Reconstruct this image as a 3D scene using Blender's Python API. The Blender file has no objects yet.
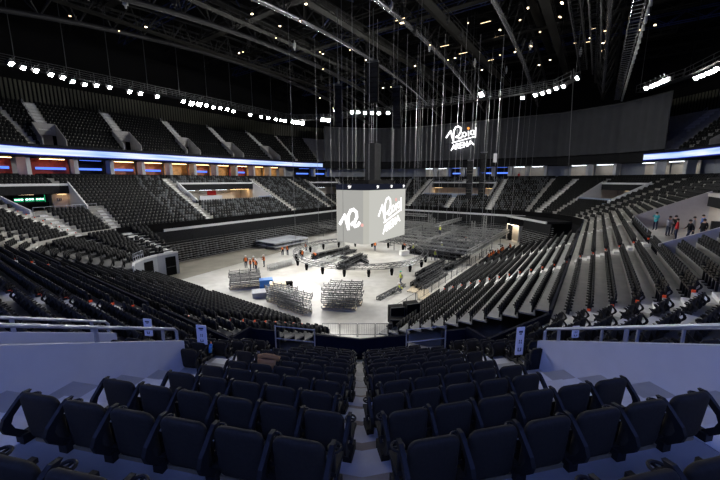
import bpy, bmesh, math, random
import numpy as np
from mathutils import Vector, Matrix
random.seed(7)
SC = bpy.context.scene
COL = SC.collection
PI = math.pi

# ------------------------------------------------------------------ place frame
# World: camera station above the origin, +Y down the near aisle, Z=0 arena floor.
# Arena axes: u along the long side, v across it.
AL = math.radians(35); SA, CA = math.sin(AL), math.cos(AL)
def XY(u, v): return (u*SA - v*CA, u*CA + v*SA)
def W(u, v, z=0.0):
    x, y = XY(u, v); return Vector((x, y, z))
ROT_U = math.atan2(CA, SA)                       # world angle of the u axis

# ------------------------------------------------------------------ materials
MATS = {}
def mat(name, col, rough=0.6, metal=0.0, emit=None, strength=0.0, vary=0.0, scale=4.0, spec=0.5, bump=0.0):
    m = bpy.data.materials.new(name); m.use_nodes = True
    nt = m.node_tree; b = nt.nodes['Principled BSDF']
    b.inputs['Base Color'].default_value = (*col, 1)
    b.inputs['Roughness'].default_value = rough
    b.inputs['Metallic'].default_value = metal
    b.inputs['Specular IOR Level'].default_value = spec
    if emit:
        b.inputs['Emission Color'].default_value = (*emit, 1)
        b.inputs['Emission Strength'].default_value = strength
    if vary > 0 or bump > 0:
        tc = nt.nodes.new('ShaderNodeTexCoord'); no = nt.nodes.new('ShaderNodeTexNoise')
        no.inputs['Scale'].default_value = scale; no.inputs['Detail'].default_value = 5
        nt.links.new(tc.outputs['Object'], no.inputs['Vector'])
        if vary > 0:
            cr = nt.nodes.new('ShaderNodeValToRGB')
            cr.color_ramp.elements[0].position = 0.3; cr.color_ramp.elements[1].position = 0.7
            cr.color_ramp.elements[0].color = (*[c*(1-vary) for c in col], 1)
            cr.color_ramp.elements[1].color = (*[min(1, c*(1+vary)) for c in col], 1)
            nt.links.new(no.outputs['Fac'], cr.inputs['Fac']); nt.links.new(cr.outputs['Color'], b.inputs['Base Color'])
        if bump > 0:
            bp = nt.nodes.new('ShaderNodeBump'); bp.inputs['Strength'].default_value = bump; bp.inputs['Distance'].default_value = 0.01
            nt.links.new(no.outputs['Fac'], bp.inputs['Height']); nt.links.new(bp.outputs['Normal'], b.inputs['Normal'])
    MATS[name] = m
    return m
def emat(name, col, strength):
    m = bpy.data.materials.new(name); m.use_nodes = True
    nt = m.node_tree
    for n in list(nt.nodes):
        if n.type != 'OUTPUT_MATERIAL': nt.nodes.remove(n)
    e = nt.nodes.new('ShaderNodeEmission'); e.inputs['Color'].default_value = (*col, 1); e.inputs['Strength'].default_value = strength
    nt.links.new(e.outputs[0], [n for n in nt.nodes if n.type == 'OUTPUT_MATERIAL'][0].inputs['Surface'])
    MATS[name] = m
    return m

M_fabric = mat('seat_fabric', (0.029, 0.025, 0.018), 0.75, vary=0.15, scale=40, bump=0.15, spec=0.2)
M_shell = mat('seat_plastic', (0.014, 0.014, 0.016), 0.38, spec=0.5)
M_arm = mat('seat_steel', (0.016, 0.015, 0.013), 0.6, 0.0, spec=0.25)
M_tan = mat('seat_rail_steel', (0.30, 0.25, 0.15), 0.45, 0.3)
M_seatfar = mat('seat_black', (0.010, 0.0105, 0.011), 0.7, spec=0.18)
M_seatgrey = mat('seat_grey', (0.055, 0.060, 0.066), 0.6, spec=0.2)
M_tread = mat('terrace_concrete', (0.42, 0.41, 0.375), 0.62, vary=0.12, scale=1.5, bump=0.1)
M_step = mat('step_concrete', (0.72, 0.72, 0.70), 0.6, vary=0.10, scale=3, bump=0.1)
M_vom = mat('grey_beige_paint', (0.50, 0.47, 0.45), 0.55, vary=0.04)
M_tanstep = mat('tan_step_concrete', (0.40, 0.34, 0.26), 0.6, vary=0.1, scale=3)
M_walk = mat('vomitory_concrete', (0.36, 0.35, 0.34), 0.6, vary=0.15, scale=2)
M_white = mat('white_paint', (0.60, 0.605, 0.62), 0.55, vary=0.03, scale=3)
M_beige = mat('beige_paint', (0.62, 0.55, 0.45), 0.6, vary=0.06, scale=1)
M_grey = mat('grey_paint', (0.30, 0.32, 0.36), 0.5, vary=0.05)
M_dark = mat('dark_paint', (0.016, 0.0165, 0.018), 0.8, vary=0.2, spec=0.1)
M_black = mat('black_paint', (0.005, 0.005, 0.0055), 0.8, spec=0.08)
M_navy = mat('navy_cloth', (0.006, 0.008, 0.017), 0.9, vary=0.2, scale=6, spec=0.1)
M_rail = mat('galvanised_steel', (0.42, 0.44, 0.50), 0.35, 0.55)
M_steel = mat('dark_steel', (0.10, 0.105, 0.11), 0.35, 0.7)
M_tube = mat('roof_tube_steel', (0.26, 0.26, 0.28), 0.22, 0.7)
M_alu = mat('aluminium_truss', (0.50, 0.51, 0.50), 0.45, 0.3)
M_roofsteel = mat('roof_steel', (0.022, 0.022, 0.022), 0.6, 0.0, spec=0.2)
M_barrier = mat('barrier_steel', (0.15, 0.155, 0.155), 0.4, 0.5)
M_aludk = mat('black_truss', (0.05, 0.052, 0.055), 0.4, 0.5)
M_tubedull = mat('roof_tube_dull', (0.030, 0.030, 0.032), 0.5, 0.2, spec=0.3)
M_gridsteel = mat('grid_truss_steel', (0.26, 0.265, 0.26), 0.45, 0.3)
M_lowtread_shade = mat('stand_deck_board_shade', (0.12, 0.12, 0.12), 0.65, vary=0.15, scale=1.5)  # deck board with weaker light put into its colour, left stand and corner rows
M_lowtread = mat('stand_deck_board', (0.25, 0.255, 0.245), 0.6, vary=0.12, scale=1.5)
M_cable = mat('steel_cable', (0.22, 0.225, 0.23), 0.4, 0.3)
M_roof = mat('roof_deck', (0.010, 0.010, 0.010), 0.9, vary=0.5, scale=0.4, spec=0.1)
M_duct = mat('duct_metal', (0.014, 0.0135, 0.012), 0.7, 0.0, vary=0.25, scale=0.5, spec=0.15)
M_bluesteel = mat('blue_steel', (0.02, 0.035, 0.14), 0.4, 0.3)
M_olive = mat('olive_cladding', (0.05, 0.05, 0.03), 0.6, vary=0.2, scale=0.3)
M_curtain = mat('blackout_curtain', (0.050, 0.053, 0.060), 0.9, vary=0.08, scale=0.5)
M_wood = mat('suite_wood', (0.42, 0.13, 0.05), 0.5, vary=0.3, scale=2)
M_amber = mat('suite_amber', (0.65, 0.36, 0.12), 0.5, vary=0.3, scale=1.5)
M_red = mat('red_curtain', (0.35, 0.04, 0.03), 0.7, vary=0.2)
M_pallet = mat('pale_timber', (0.62, 0.53, 0.38), 0.7, vary=0.2, scale=6)
M_blue = mat('blue_plastic', (0.04, 0.22, 0.62), 0.4)
M_orange = mat('orange_cloth', (0.95, 0.22, 0.04), 0.6)
M_yellow = mat('yellow_cloth', (0.75, 0.85, 0.12), 0.6)
M_redcloth = mat('red_cloth', (0.65, 0.02, 0.02), 0.7)
M_teal = mat('teal_cloth', (0.05, 0.45, 0.5), 0.7)
M_bluecloth = mat('blue_cloth', (0.06, 0.16, 0.5), 0.7)
M_greycloth = mat('grey_cloth', (0.30, 0.30, 0.32), 0.7)
M_jeans = mat('dark_trousers', (0.035, 0.045, 0.08), 0.8)
M_skin = mat('skin', (0.55, 0.33, 0.24), 0.55)
M_hairm = mat('dark_hair', (0.03, 0.02, 0.015), 0.6)
M_helmw = mat('white_helmet', (0.85, 0.85, 0.82), 0.3)
M_helmg = mat('green_helmet', (0.05, 0.45, 0.30), 0.3)
M_tanjacket = mat('tan_cloth', (0.42, 0.20, 0.06), 0.8)
M_orlight = mat('orange_marker', (0.85, 0.10, 0.02), 0.4, emit=(1.0, 0.10, 0.02), strength=0.12)
M_signw = mat('white_sign_board', (0.80, 0.80, 0.86), 0.4)
M_signd = mat('sign_print', (0.05, 0.05, 0.07), 0.6)
M_glass = mat('balustrade_glass', (0.35, 0.42, 0.55), 0.15, 0.2)

E_flood = emat('flood_lens', (1.0, 0.98, 0.93), 260)
E_work = emat('work_lamp', (1.0, 0.80, 0.52), 9)
E_workdim = emat('work_lamp_dim', (1.0, 0.72, 0.42), 3)
E_warm = emat('warm_strip', (1.0, 0.62, 0.28), 10)
E_cool = emat('cool_strip', (0.85, 0.9, 1.0), 7)
E_green = emat('green_screen', (0.05, 0.8, 0.35), 0.5)
E_bluescr = emat('blue_screen', (0.10, 0.22, 1.0), 1.6)
E_logo = emat('logo_white', (1.0, 0.98, 1.0), 1.6)
E_sign = emat('lit_sign_letters', (1.0, 0.98, 1.0), 2.5)
E_dot = emat('logo_dot', (1.0, 0.35, 0.08), 1.6)
E_dotpink = emat('screen_dot', (1.0, 0.55, 0.50), 0.9)
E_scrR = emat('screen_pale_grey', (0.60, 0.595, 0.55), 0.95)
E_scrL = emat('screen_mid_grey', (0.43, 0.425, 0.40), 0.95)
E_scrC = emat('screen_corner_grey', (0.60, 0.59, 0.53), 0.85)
E_band = emat('screen_band_dark', (0.012, 0.014, 0.025), 1.0)

def ribbon_mat(name, c0, c1, c2, strength):
    m = bpy.data.materials.new(name); m.use_nodes = True; nt = m.node_tree
    for n in list(nt.nodes):
        if n.type != 'OUTPUT_MATERIAL': nt.nodes.remove(n)
    tc = nt.nodes.new('ShaderNodeTexCoord'); mp = nt.nodes.new('ShaderNodeMapping')
    mp.inputs['Scale'].default_value = (0.12, 0.12, 1.6)
    no = nt.nodes.new('ShaderNodeTexNoise'); no.inputs['Scale'].default_value = 1.0; no.inputs['Detail'].default_value = 4
    cr = nt.nodes.new('ShaderNodeValToRGB')
    cr.color_ramp.elements[0].position = 0.30; cr.color_ramp.elements[0].color = (*c0, 1)
    cr.color_ramp.elements[1].position = 0.62; cr.color_ramp.elements[1].color = (*c2, 1)
    e1 = cr.color_ramp.elements.new(0.45); e1.color = (*c1, 1)
    e = nt.nodes.new('ShaderNodeEmission'); e.inputs['Strength'].default_value = strength
    L = nt.links.new
    L(tc.outputs['Object'], mp.inputs['Vector']); L(mp.outputs[0], no.inputs['Vector']); L(no.outputs['Fac'], cr.inputs['Fac'])
    L(cr.outputs['Color'], e.inputs['Color'])
    L(e.outputs[0], [n for n in nt.nodes if n.type == 'OUTPUT_MATERIAL'][0].inputs['Surface'])
    return m
M_ribbon = ribbon_mat('ribbon_picture', (0.25, 0.45, 1.0), (0.55, 0.72, 1.0), (0.88, 0.94, 1.0), 1.05)
M_ribbon_fill = ribbon_mat('ribbon_fill_blue', (0.08, 0.15, 1.0), (0.15, 0.25, 1.0), (0.32, 0.45, 1.0), 14.0)  # unseen ribbon section, made stronger and bluer as fill for the foreground
E_ribedge = emat('ribbon_edge_blue', (0.03, 0.06, 0.6), 0.7)

def floor_mat():
    m = bpy.data.materials.new('arena_floor_concrete'); m.use_nodes = True; nt = m.node_tree; b = nt.nodes['Principled BSDF']
    tc = nt.nodes.new('ShaderNodeTexCoord'); n1 = nt.nodes.new('ShaderNodeTexNoise'); n2 = nt.nodes.new('ShaderNodeTexNoise')
    n1.inputs['Scale'].default_value = 0.10; n1.inputs['Detail'].default_value = 3
    n2.inputs['Scale'].default_value = 1.2; n2.inputs['Detail'].default_value = 8
    c1 = nt.nodes.new('ShaderNodeValToRGB'); c1.color_ramp.elements[0].color = (0.34, 0.325, 0.285, 1); c1.color_ramp.elements[1].color = (0.54, 0.535, 0.51, 1)
    c1.color_ramp.elements[0].position = 0.38; c1.color_ramp.elements[1].position = 0.60
    mx = nt.nodes.new('ShaderNodeMixRGB'); mx.blend_type = 'MULTIPLY'; mx.inputs['Fac'].default_value = 0.35
    c2 = nt.nodes.new('ShaderNodeValToRGB'); c2.color_ramp.elements[0].color = (0.6, 0.6, 0.6, 1); c2.color_ramp.elements[0].position = 0.35; c2.color_ramp.elements[1].position = 0.6
    L = nt.links.new
    L(tc.outputs['Object'], n1.inputs['Vector']); L(tc.outputs['Object'], n2.inputs['Vector'])
    L(n1.outputs['Fac'], c1.inputs['Fac']); L(n2.outputs['Fac'], c2.inputs['Fac'])
    L(c1.outputs['Color'], mx.inputs['Color1']); L(c2.outputs['Color'], mx.inputs['Color2']); L(mx.outputs['Color'], b.inputs['Base Color'])
    b.inputs['Roughness'].default_value = 0.42
    return m
M_floor = floor_mat()

# ------------------------------------------------------------------ mesh builder
class MB:
    def __init__(s): s.v = []; s.f = []; s.m = []
    def add(s, verts, faces, mi=0):
        o = len(s.v); s.v.extend([tuple(p) for p in verts])
        for f in faces: s.f.append(tuple(i+o for i in f)); s.m.append(mi)
    def hexa(s, p, mi=0):      # 8 points: bottom 0-3, top 4-7
        s.add(p, [(3,2,1,0),(4,5,6,7),(0,1,5,4),(1,2,6,5),(2,3,7,6),(3,0,4,7)], mi)
    def box(s, c, size, mi=0, rz=0.0, mtx=None):
        hx, hy, hz = size[0]/2, size[1]/2, size[2]/2
        cs, sn = math.cos(rz), math.sin(rz)
        P = []
        for z in (-hz, hz):
            for x, y in ((-hx,-hy),(hx,-hy),(hx,hy),(-hx,hy)):
                q = Vector((c[0]+x*cs-y*sn, c[1]+x*sn+y*cs, c[2]+z))
                P.append(mtx @ q if mtx else q)
        s.hexa(P, mi)
    def bar(s, a, b, w, h=None, mi=0, up=(0,0,1)):
        a = Vector(a); b = Vector(b); h = h or w
        d = (b-a).normalized(); u = Vector(up)
        if abs(d.dot(u)) > 0.98: u = Vector((1,0,0))
        r = d.cross(u).normalized(); u2 = r.cross(d)
        P = []
        for q in (a, b):
            P += [q - r*w/2 - u2*h/2, q + r*w/2 - u2*h/2, q + r*w/2 + u2*h/2, q - r*w/2 + u2*h/2]
        s.add(P, [(3,2,1,0),(4,5,6,7),(0,1,5,4),(1,2,6,5),(2,3,7,6),(3,0,4,7)], mi)
    def tube(s, a, b, r, n=8, mi=0, r2=None):
        a = Vector(a); b = Vector(b); r2 = r if r2 is None else r2
        d = (b-a).normalized(); u = Vector((0,0,1))
        if abs(d.z) > 0.98: u = Vector((1,0,0))
        x = d.cross(u).normalized(); y = x.cross(d)
        P = []
        for q, rr in ((a, r), (b, r2)):
            for k in range(n):
                t = 2*PI*k/n; P.append(q + x*rr*math.cos(t) + y*rr*math.sin(t))
        F = [(k, (k+1) % n, n+(k+1) % n, n+k) for k in range(n)] + [tuple(range(n-1, -1, -1)), tuple(range(n, 2*n))]
        s.add(P, F, mi)
    def path(s, pts, r, n=6, mi=0):
        for a, b in zip(pts[:-1], pts[1:]): s.tube(a, b, r, n, mi)
    def sweep(s, pts, r, n=8, mi=0):
        pts = [Vector(p) for p in pts]; P = []
        for i, p in enumerate(pts):
            d = (pts[min(i+1, len(pts)-1)] - pts[max(i-1, 0)]).normalized()
            u = Vector((0,0,1)) if abs(d.z) < 0.95 else Vector((1,0,0))
            x = d.cross(u).normalized(); y = x.cross(d)
            for k in range(n):
                t = 2*PI*k/n; P.append(p + x*r*math.cos(t) + y*r*math.sin(t))
        F = []
        for i in range(len(pts)-1):
            for k in range(n): F.append((i*n+k, i*n+(k+1) % n, (i+1)*n+(k+1) % n, (i+1)*n+k))
        F += [tuple(range(n-1, -1, -1)), tuple(range((len(pts)-1)*n, len(pts)*n))]
        s.add(P, F, mi)
    def ring(s, c, R, r, n=16, k=6, mi=0):
        P = []
        for i in range(n):
            t = 2*PI*i/n
            for j in range(k):
                q = 2*PI*j/k
                P.append((c[0]+(R+r*math.cos(q))*math.cos(t), c[1]+(R+r*math.cos(q))*math.sin(t), c[2]+r*math.sin(q)))
        F = [(i*k+j, ((i+1) % n)*k+j, ((i+1) % n)*k+(j+1) % k, i*k+(j+1) % k) for i in range(n) for j in range(k)]
        s.add(P, F, mi)
    def prism(s, poly, off, mi=0):   # poly: list of 3D points, off: extrusion vector
        n = len(poly); off = Vector(off)
        P = [Vector(p) for p in poly] + [Vector(p)+off for p in poly]
        F = [tuple(range(n-1, -1, -1)), tuple(range(n, 2*n))] + [(k, (k+1) % n, n+(k+1) % n, n+k) for k in range(n)]
        s.add(P, F, mi)
    def mesh(s, name, mats, smooth=False):
        me = bpy.data.meshes.new(name); me.from_pydata([tuple(p) for p in s.v], [], s.f)
        for m in (mats if isinstance(mats, (list, tuple)) else [mats]): me.materials.append(m)
        if len(me.materials) > 1: me.polygons.foreach_set('material_index', s.m)
        if smooth: me.polygons.foreach_set('use_smooth', [True]*len(s.f))
        if smooth:
            bm = bmesh.new(); bm.from_mesh(me); bmesh.ops.recalc_face_normals(bm, faces=bm.faces); bm.to_mesh(me); bm.free()
        me.update(); return me
    def build(s, name, mats, parent=None, smooth=False, loc=None, rz=0):
        o = bpy.data.objects.new(name, s.mesh(name, mats, smooth)); COL.objects.link(o)
        if parent: o.parent = parent
        if loc is not None: o.location = loc
        o.rotation_euler.z = rz
        return o

def tag(o, label, cat, group=None, kind=None):
    o['label'] = label; o['category'] = cat
    if group: o['group'] = group
    if kind: o['kind'] = kind
    return o
def struct(o): o['kind'] = 'structure'; return o
def empty(name, loc=(0,0,0), rz=0.0):
    o = bpy.data.objects.new(name, None); COL.objects.link(o); o.location = loc; o.rotation_euler.z = rz
    o.empty_display_size = 0.2
    return o
def kids(o): return [c for c in bpy.data.objects if c.parent == o]
class Proto:
    def __init__(s, root):
        s.root = root; s.ch = [(c, list(kids(c))) for c in kids(root)]; s.used = False
    def place(s, loc, rz, label, cat, group=None):
        if not s.used:
            s.used = True; r = s.root
        else:
            r = s.root.copy(); COL.objects.link(r)
            for c, gs in s.ch:
                d = c.copy(); COL.objects.link(d); d.parent = r
                for g in gs:
                    e = g.copy(); COL.objects.link(e); e.parent = d
        r.location = loc; r.rotation_euler = (0, 0, rz)
        tag(r, label, cat, group); return r
ORD = ['first','second','third','fourth','fifth','sixth','seventh','eighth','ninth','tenth','eleventh','twelfth','thirteenth','fourteenth','fifteenth','sixteenth','seventeenth','eighteenth','nineteenth','twentieth']
def nth(k):
    if k <= 20: return ORD[k-1]
    t = {2:'twenty',3:'thirty',4:'forty',5:'fifty',6:'sixty',7:'seventy',8:'eighty'}
    te = {2:'twentieth',3:'thirtieth',4:'fortieth',5:'fiftieth',6:'sixtieth',7:'seventieth',8:'eightieth'}
    if k < 90: return te[k//10] if k % 10 == 0 else t[k//10]+'-'+ORD[k % 10-1]
    return '%dth' % k

# ------------------------------------------------------------------ bowl geometry
R0 = 12.5
T1, T2, T3 = 22.8, 47.2, 68.6
class Seg:
    def __init__(s, name, cu, cv, phi, hp, hn, L=0.0):
        p = math.radians(phi); s.name = name; s.L = L
        s.C = W(cu, cv); n = (-math.cos(p), -math.sin(p)); t = (math.sin(p), -math.cos(p))
        s.n = W(*n); s.t = W(*t); s.tp = math.tan(math.radians(hp)); s.tn = math.tan(math.radians(hn))
        s.rz = math.atan2(s.t.y, s.t.x)
    def s0(s, d): return -(R0+d)*s.tp
    def s1(s, d): return s.L + (R0+d)*s.tn
    def P(s, a, d, z): 
        q = s.C + s.n*(R0+d) + s.t*a; return Vector((q.x, q.y, z))
h = [T1/2, (T2-T1)/2, (T3-T2)/2, (90-T3)/2]
CU0, CU1, CV0, CV1 = 19.6, 61.5, 13.7, 38.5
SEG = {}
def S_(name, *a): SEG[name] = Seg(name, *a)
S_('A', CU0, CV1, 0, h[0], h[0], CV1-CV0)
S_('f1', CU0, CV0, T1, h[0], h[1]); S_('f2', CU0, CV0, T2, h[1], h[2]); S_('f3', CU0, CV0, T3, h[2], h[3])
S_('B', CU0, CV0, 90, h[3], h[3], CU1-CU0)
S_('R1', CU1, CV0, 180-T3, h[3], h[2]); S_('R2', CU1, CV0, 180-T2, h[2], h[1]); S_('R3', CU1, CV0, 180-T1, h[1], h[0])
S_('E', CU1, CV0, 180, h[0], h[0], CV1-CV0)
S_('F1', CU1, CV1, 180+T1, h[0], h[1]); S_('F2', CU1, CV1, 180+T2, h[1], h[2]); S_('F3', CU1, CV1, 180+T3, h[2], h[3])
S_('L', CU1, CV1, 270, h[3], h[3], CU1-CU0)
S_('K1', CU0, CV1, 360-T3, h[3], h[2]); S_('K2', CU0, CV1, 360-T2, h[2], h[1]); S_('K3', CU0, CV1, 360-T1, h[1], h[0])
ORDER = ['A','f1','f2','f3','B','R1','R2','R3','E','F1','F2','F3','L','K1','K2','K3']
NR = 18
def eb(i): return 0.58+0.811*i+(0.07 if i >= 11 else 0.0)          # back edge of row i
def zr(i): return 5.40+0.38*i
def sL(u): return CU1-u        # tangent coordinate on the left side
def sB(u): return u-CU0
def sA(v): return CV1-v
def sE(v): return v-CV0
# openings: (s0, s1, i0, i1)
CUT = {k: [] for k in ORDER}
CUT['f1'] = [(-2.4, -0.5, 6, 17)]; CUT['f2'] = [(0.5, 2.4, 6, 17)]
CUT['L'] = [(sL(16.2), 99, 7, 14), (sL(48.3), sL(31.6), 7, 14)]
CUT['F3'] = [(-99, 99, 7, 14)]
CUT['K1'] = [(-99, 99, 7, 14)]
CUT['B'] = [(sB(27.0), sB(47.0), 6, 12)]
CUT['R2'] = [(-99, 99, 7, 14)]
CUT['E'] = [(sE(20.0), sE(36.5), 7, 14)]
AIS = {k: [] for k in ORDER}
AIS['A'] = [sA(32.0), sA(17.6)]
AIS['f1'] = [0.7]; AIS['f2'] = [-0.7]
AIS['B'] = [sB(17.0), sB(31.6), sB(47.6), sB(59.5)]
AIS['L'] = [sL(61.0), sL(49.6), sL(30.6), sL(17.4)]
AIS['K2'] = [-2.2]; AIS['K3'] = [-1.0]; AIS['K1'] = [2.2]
AIS['f3'] = [0.8]
AIS['E'] = [sE(18.6), sE(37.8), sE(28.0)]
AIS['R1'] = [0.0]; AIS['R3'] = [0.5]
AW = 0.55      # half width of an aisle
def aisle_at(nm, i):
    if nm == 'f1': return [.7 if i >= 5 else -.25]
    if nm == 'f2': return [-.7 if i >= 5 else .25]
    return AIS[nm]
def sub(iv, cuts):
    out = [iv]
    for a, b in cuts:
        nx = []
        for p, q in out:
            if b <= p or a >= q: nx.append((p, q)); continue
            if a > p: nx.append((p, a))
            if b < q: nx.append((b, q))
        out = nx
    return [(p, q) for p, q in out if q-p > 0.02]

deck = MB()
for nm in ORDER:
    g = SEG[nm]
    for i in range(-1 if nm in ('f1', 'f2') else 0, NR):
        d0, d1 = eb(i-1), eb(i); z = zr(i); zn = zr(i+1)
        if i == 0 and nm not in ('f1', 'f2'): d0 = 0.0
        if i == -1: d0 = -1.05
        cuts = [(a, b) for a, b, i0, i1 in CUT[nm] if i0 <= i <= i1]
        cutsn = [(a, b) for a, b, i0, i1 in CUT[nm] if i0 <= i+1 <= i1 or i0 <= i <= i1]
        for p, q in sub((min(g.s0(d0), g.s0(d1)), max(g.s1(d0), g.s1(d1))), cuts):
            pa = max(p, g.s0(d0)) if p <= g.s0(d0)+0.7 else p
            P = [(max(p, g.s0(d0)), d0), (min(q, g.s1(d0)), d0), (min(q, g.s1(d1)), d1), (max(p, g.s0(d1)), d1)]
            deck.add([g.P(a, d, z) for a, d in P], [(0, 1, 2, 3)], 0)
        for p, q in sub((g.s0(d1), g.s1(d1)), cutsn):
            deck.add([g.P(p, d1, z), g.P(q, d1, z), g.P(q, d1, zn), g.P(p, d1, zn)], [(0, 1, 2, 3)], 0)
        for p, q in [(max(a, g.s0(d1)), min(b, g.s1(d1))) for a, b, i0, i1 in CUT[nm] if i+1 == i0]:
            pass
struct(deck.build('floor_lower_bowl', [M_tread]))

# aisle steps (lighter concrete), one flight per aisle
def flight(nm, s, half=AW, rows=None):
    rows = rows or range(0, NR)
    g = SEG[nm]; m = MB(); sfix = s
    for i in rows:
        s = aisle_at(nm, i)[0] if nm in ('f1', 'f2') else sfix
        if any(i0 <= i <= i1 and a-0.4 < s < b+0.4 for a, b, i0, i1 in CUT[nm]): continue
        d0, d1 = eb(i-1), eb(i); z = zr(i)
        if i == 0 and nm not in ('f1', 'f2'): d0 = 0.3
        def blk(da, db, za, zb):
            m.hexa([g.P(s-half, da, za), g.P(s+half, da, za), g.P(s+half, db, za), g.P(s-half, db, za),
                    g.P(s-half, da, zb), g.P(s+half, da, zb), g.P(s+half, db, zb), g.P(s-half, db, zb)])
        blk(d0+0.005, d1-0.005, z-0.02, z+0.012)
        blk(d1-0.30, d1-0.002, z+0.012, z+0.175)
    struct(m.build('floor_aisle_steps', [M_step]))
for nm in ORDER:
    for s in AIS[nm]:
        flight(nm, s, 0.66 if nm in ('f1', 'f2') else (.36 if nm in ('L', 'E', 'R1', 'R3') else (.42 if nm[0] == 'K' else AW)), range(0, 7) if nm == 'L' and s > sL(20) else None)

# centre aisle between the two near facets: half steps at the mitre
cm = MB()
for i in range(-1, NR):
    d1 = eb(i); z = zr(i)
    for nm, sg in (('f1', -1), ('f2', 1)):
        g = SEG[nm]
        e0 = (lambda d: g.s1(d)) if sg < 0 else (lambda d: g.s0(d))
        a0, a1 = d1-0.34, d1-0.002
        w = 0.27
        if sg < 0: pts = [(e0(a0)-w, a0), (e0(a0), a0), (e0(a1), a1), (e0(a1)-w, a1)]
        else: pts = [(e0(a0), a0), (e0(a0)+w, a0), (e0(a1)+w, a1), (e0(a1), a1)]
        cm.hexa([g.P(a, d, z+0.001) for a, d in pts] + [g.P(a, d, z+0.175) for a, d in pts])
        b0 = eb(i-1)+.004 if i >= 0 else -1.0; w = .36
        if sg < 0: pts = [(e0(b0)-w, b0), (e0(b0), b0), (e0(a0), a0-.004), (e0(a0)-w, a0-.004)]
        else: pts = [(e0(b0), b0), (e0(b0)+w, b0), (e0(a0)+w, a0-.004), (e0(a0), a0-.004)]
        cm.hexa([g.P(a, d, z-0.01) for a, d in pts] + [g.P(a, d, z+0.012) for a, d in pts], 1)
struct(cm.build('floor_centre_aisle_steps', [M_tanstep, M_step]))

# parapet at the front of the bowl
pw = MB()
for nm in ORDER:
    g = SEG[nm]
    mi = 0 if nm in ('A', 'f1', 'f2', 'f3', 'B') else 1
    zt = 6.45 if mi == 0 else 5.85
    gaps = [(s-0.75, s+0.75) for s in aisle_at(nm, 0)] if nm in ('A', 'f1', 'f2', 'B') else []
    pd = -1.05 if nm in ('f1', 'f2') else 0.0
    zt = 5.85 if pd else (5.85 if mi == 0 else (5.5 if nm[0] == 'K' else 5.85))
    for p, q in sub((g.s0(pd-.12), g.s1(pd-.12)), gaps):
        a0 = g.s0(pd) if p == g.s0(pd-.12) else p; a1 = g.s1(pd) if q == g.s1(pd-.12) else q
        pw.hexa([g.P(p, pd-.12, 4.7), g.P(q, pd-.12, 4.7), g.P(a1, pd, 4.7), g.P(a0, pd, 4.7),
                 g.P(p, pd-.12, zt), g.P(q, pd-.12, zt), g.P(a1, pd, zt), g.P(a0, pd, zt)], mi)
    if nm == 'f1': pw.hexa([g.P(g.s0(-1.05), -1.05, 4.7), g.P(g.s0(-1.05)+.12, -1.05, 4.7), g.P(g.s0(0)+.12, 0, 4.7), g.P(g.s0(0), 0, 4.7), g.P(g.s0(-1.05), -1.05, 5.95), g.P(g.s0(-1.05)+.12, -1.05, 5.95), g.P(g.s0(0)+.12, 0, 5.95), g.P(g.s0(0), 0, 5.95)], mi)
    if nm == 'f2': pw.hexa([g.P(g.s1(-1.05)-.12, -1.05, 4.7), g.P(g.s1(-1.05), -1.05, 4.7), g.P(g.s1(0), 0, 4.7), g.P(g.s1(0)-.12, 0, 4.7), g.P(g.s1(-1.05)-.12, -1.05, 5.95), g.P(g.s1(-1.05), -1.05, 5.95), g.P(g.s1(0), 0, 5.95), g.P(g.s1(0)-.12, 0, 5.95)], mi)
struct(pw.build('wall_parapet', [M_navy, M_black]))
# slab fascia and wall below the bowl
fb = MB(); fs = MB()
for nm in ORDER:
    g = SEG[nm]
    fd = -1.07 if nm in ('f1', 'f2') else -.02
    fb.add([g.P(g.s0(fd), fd, 0), g.P(g.s1(fd), fd, 0), g.P(g.s1(fd), fd, 5.3 if fd > -1 else 4.95), g.P(g.s0(fd), fd, 5.3 if fd > -1 else 4.95)], [(0, 1, 2, 3)])
    if nm in ('E', 'F1', 'F2', 'F3', 'L'):
        p, q = g.s0(-.3), g.s1(-.3)
        if nm == 'L': q = sL(20.9)
        if nm == 'L': q = sL(23.0)
        fs.hexa([g.P(p, -.32, 4.62), g.P(q, -.32, 4.62), g.P(q, -.0, 4.62), g.P(p, -.0, 4.62),
                 g.P(p, -.32, 4.98), g.P(q, -.32, 4.98), g.P(q, -.0, 4.98), g.P(p, -.0, 4.98)])
struct(fb.build('wall_under_bowl', [M_dark])); struct(fs.build('trim_bowl_edge', [M_white]))

# arena floor
fl = MB()
for (a, b, c, d) in ((-40, 130, -45, 95),):
    fl.add([W(a, c, 0), W(b, c, 0), W(b, d, 0), W(a, d, 0)], [(3, 2, 1, 0)])
fo = fl.build('floor', [M_floor])
if fo.data.polygons[0].normal.z < 0: fo.data.flip_normals()
struct(fo)
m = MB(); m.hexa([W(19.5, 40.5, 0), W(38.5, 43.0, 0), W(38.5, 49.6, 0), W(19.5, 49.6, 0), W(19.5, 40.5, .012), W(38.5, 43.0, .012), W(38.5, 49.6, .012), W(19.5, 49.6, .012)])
struct(m.build('floor_painted_shade', [mat('painted_shade_brown', (0.20, 0.185, 0.15), 0.6, vary=0.2, scale=.5)]))  # darker patch painted in for the light dropping off on this floor

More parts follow.
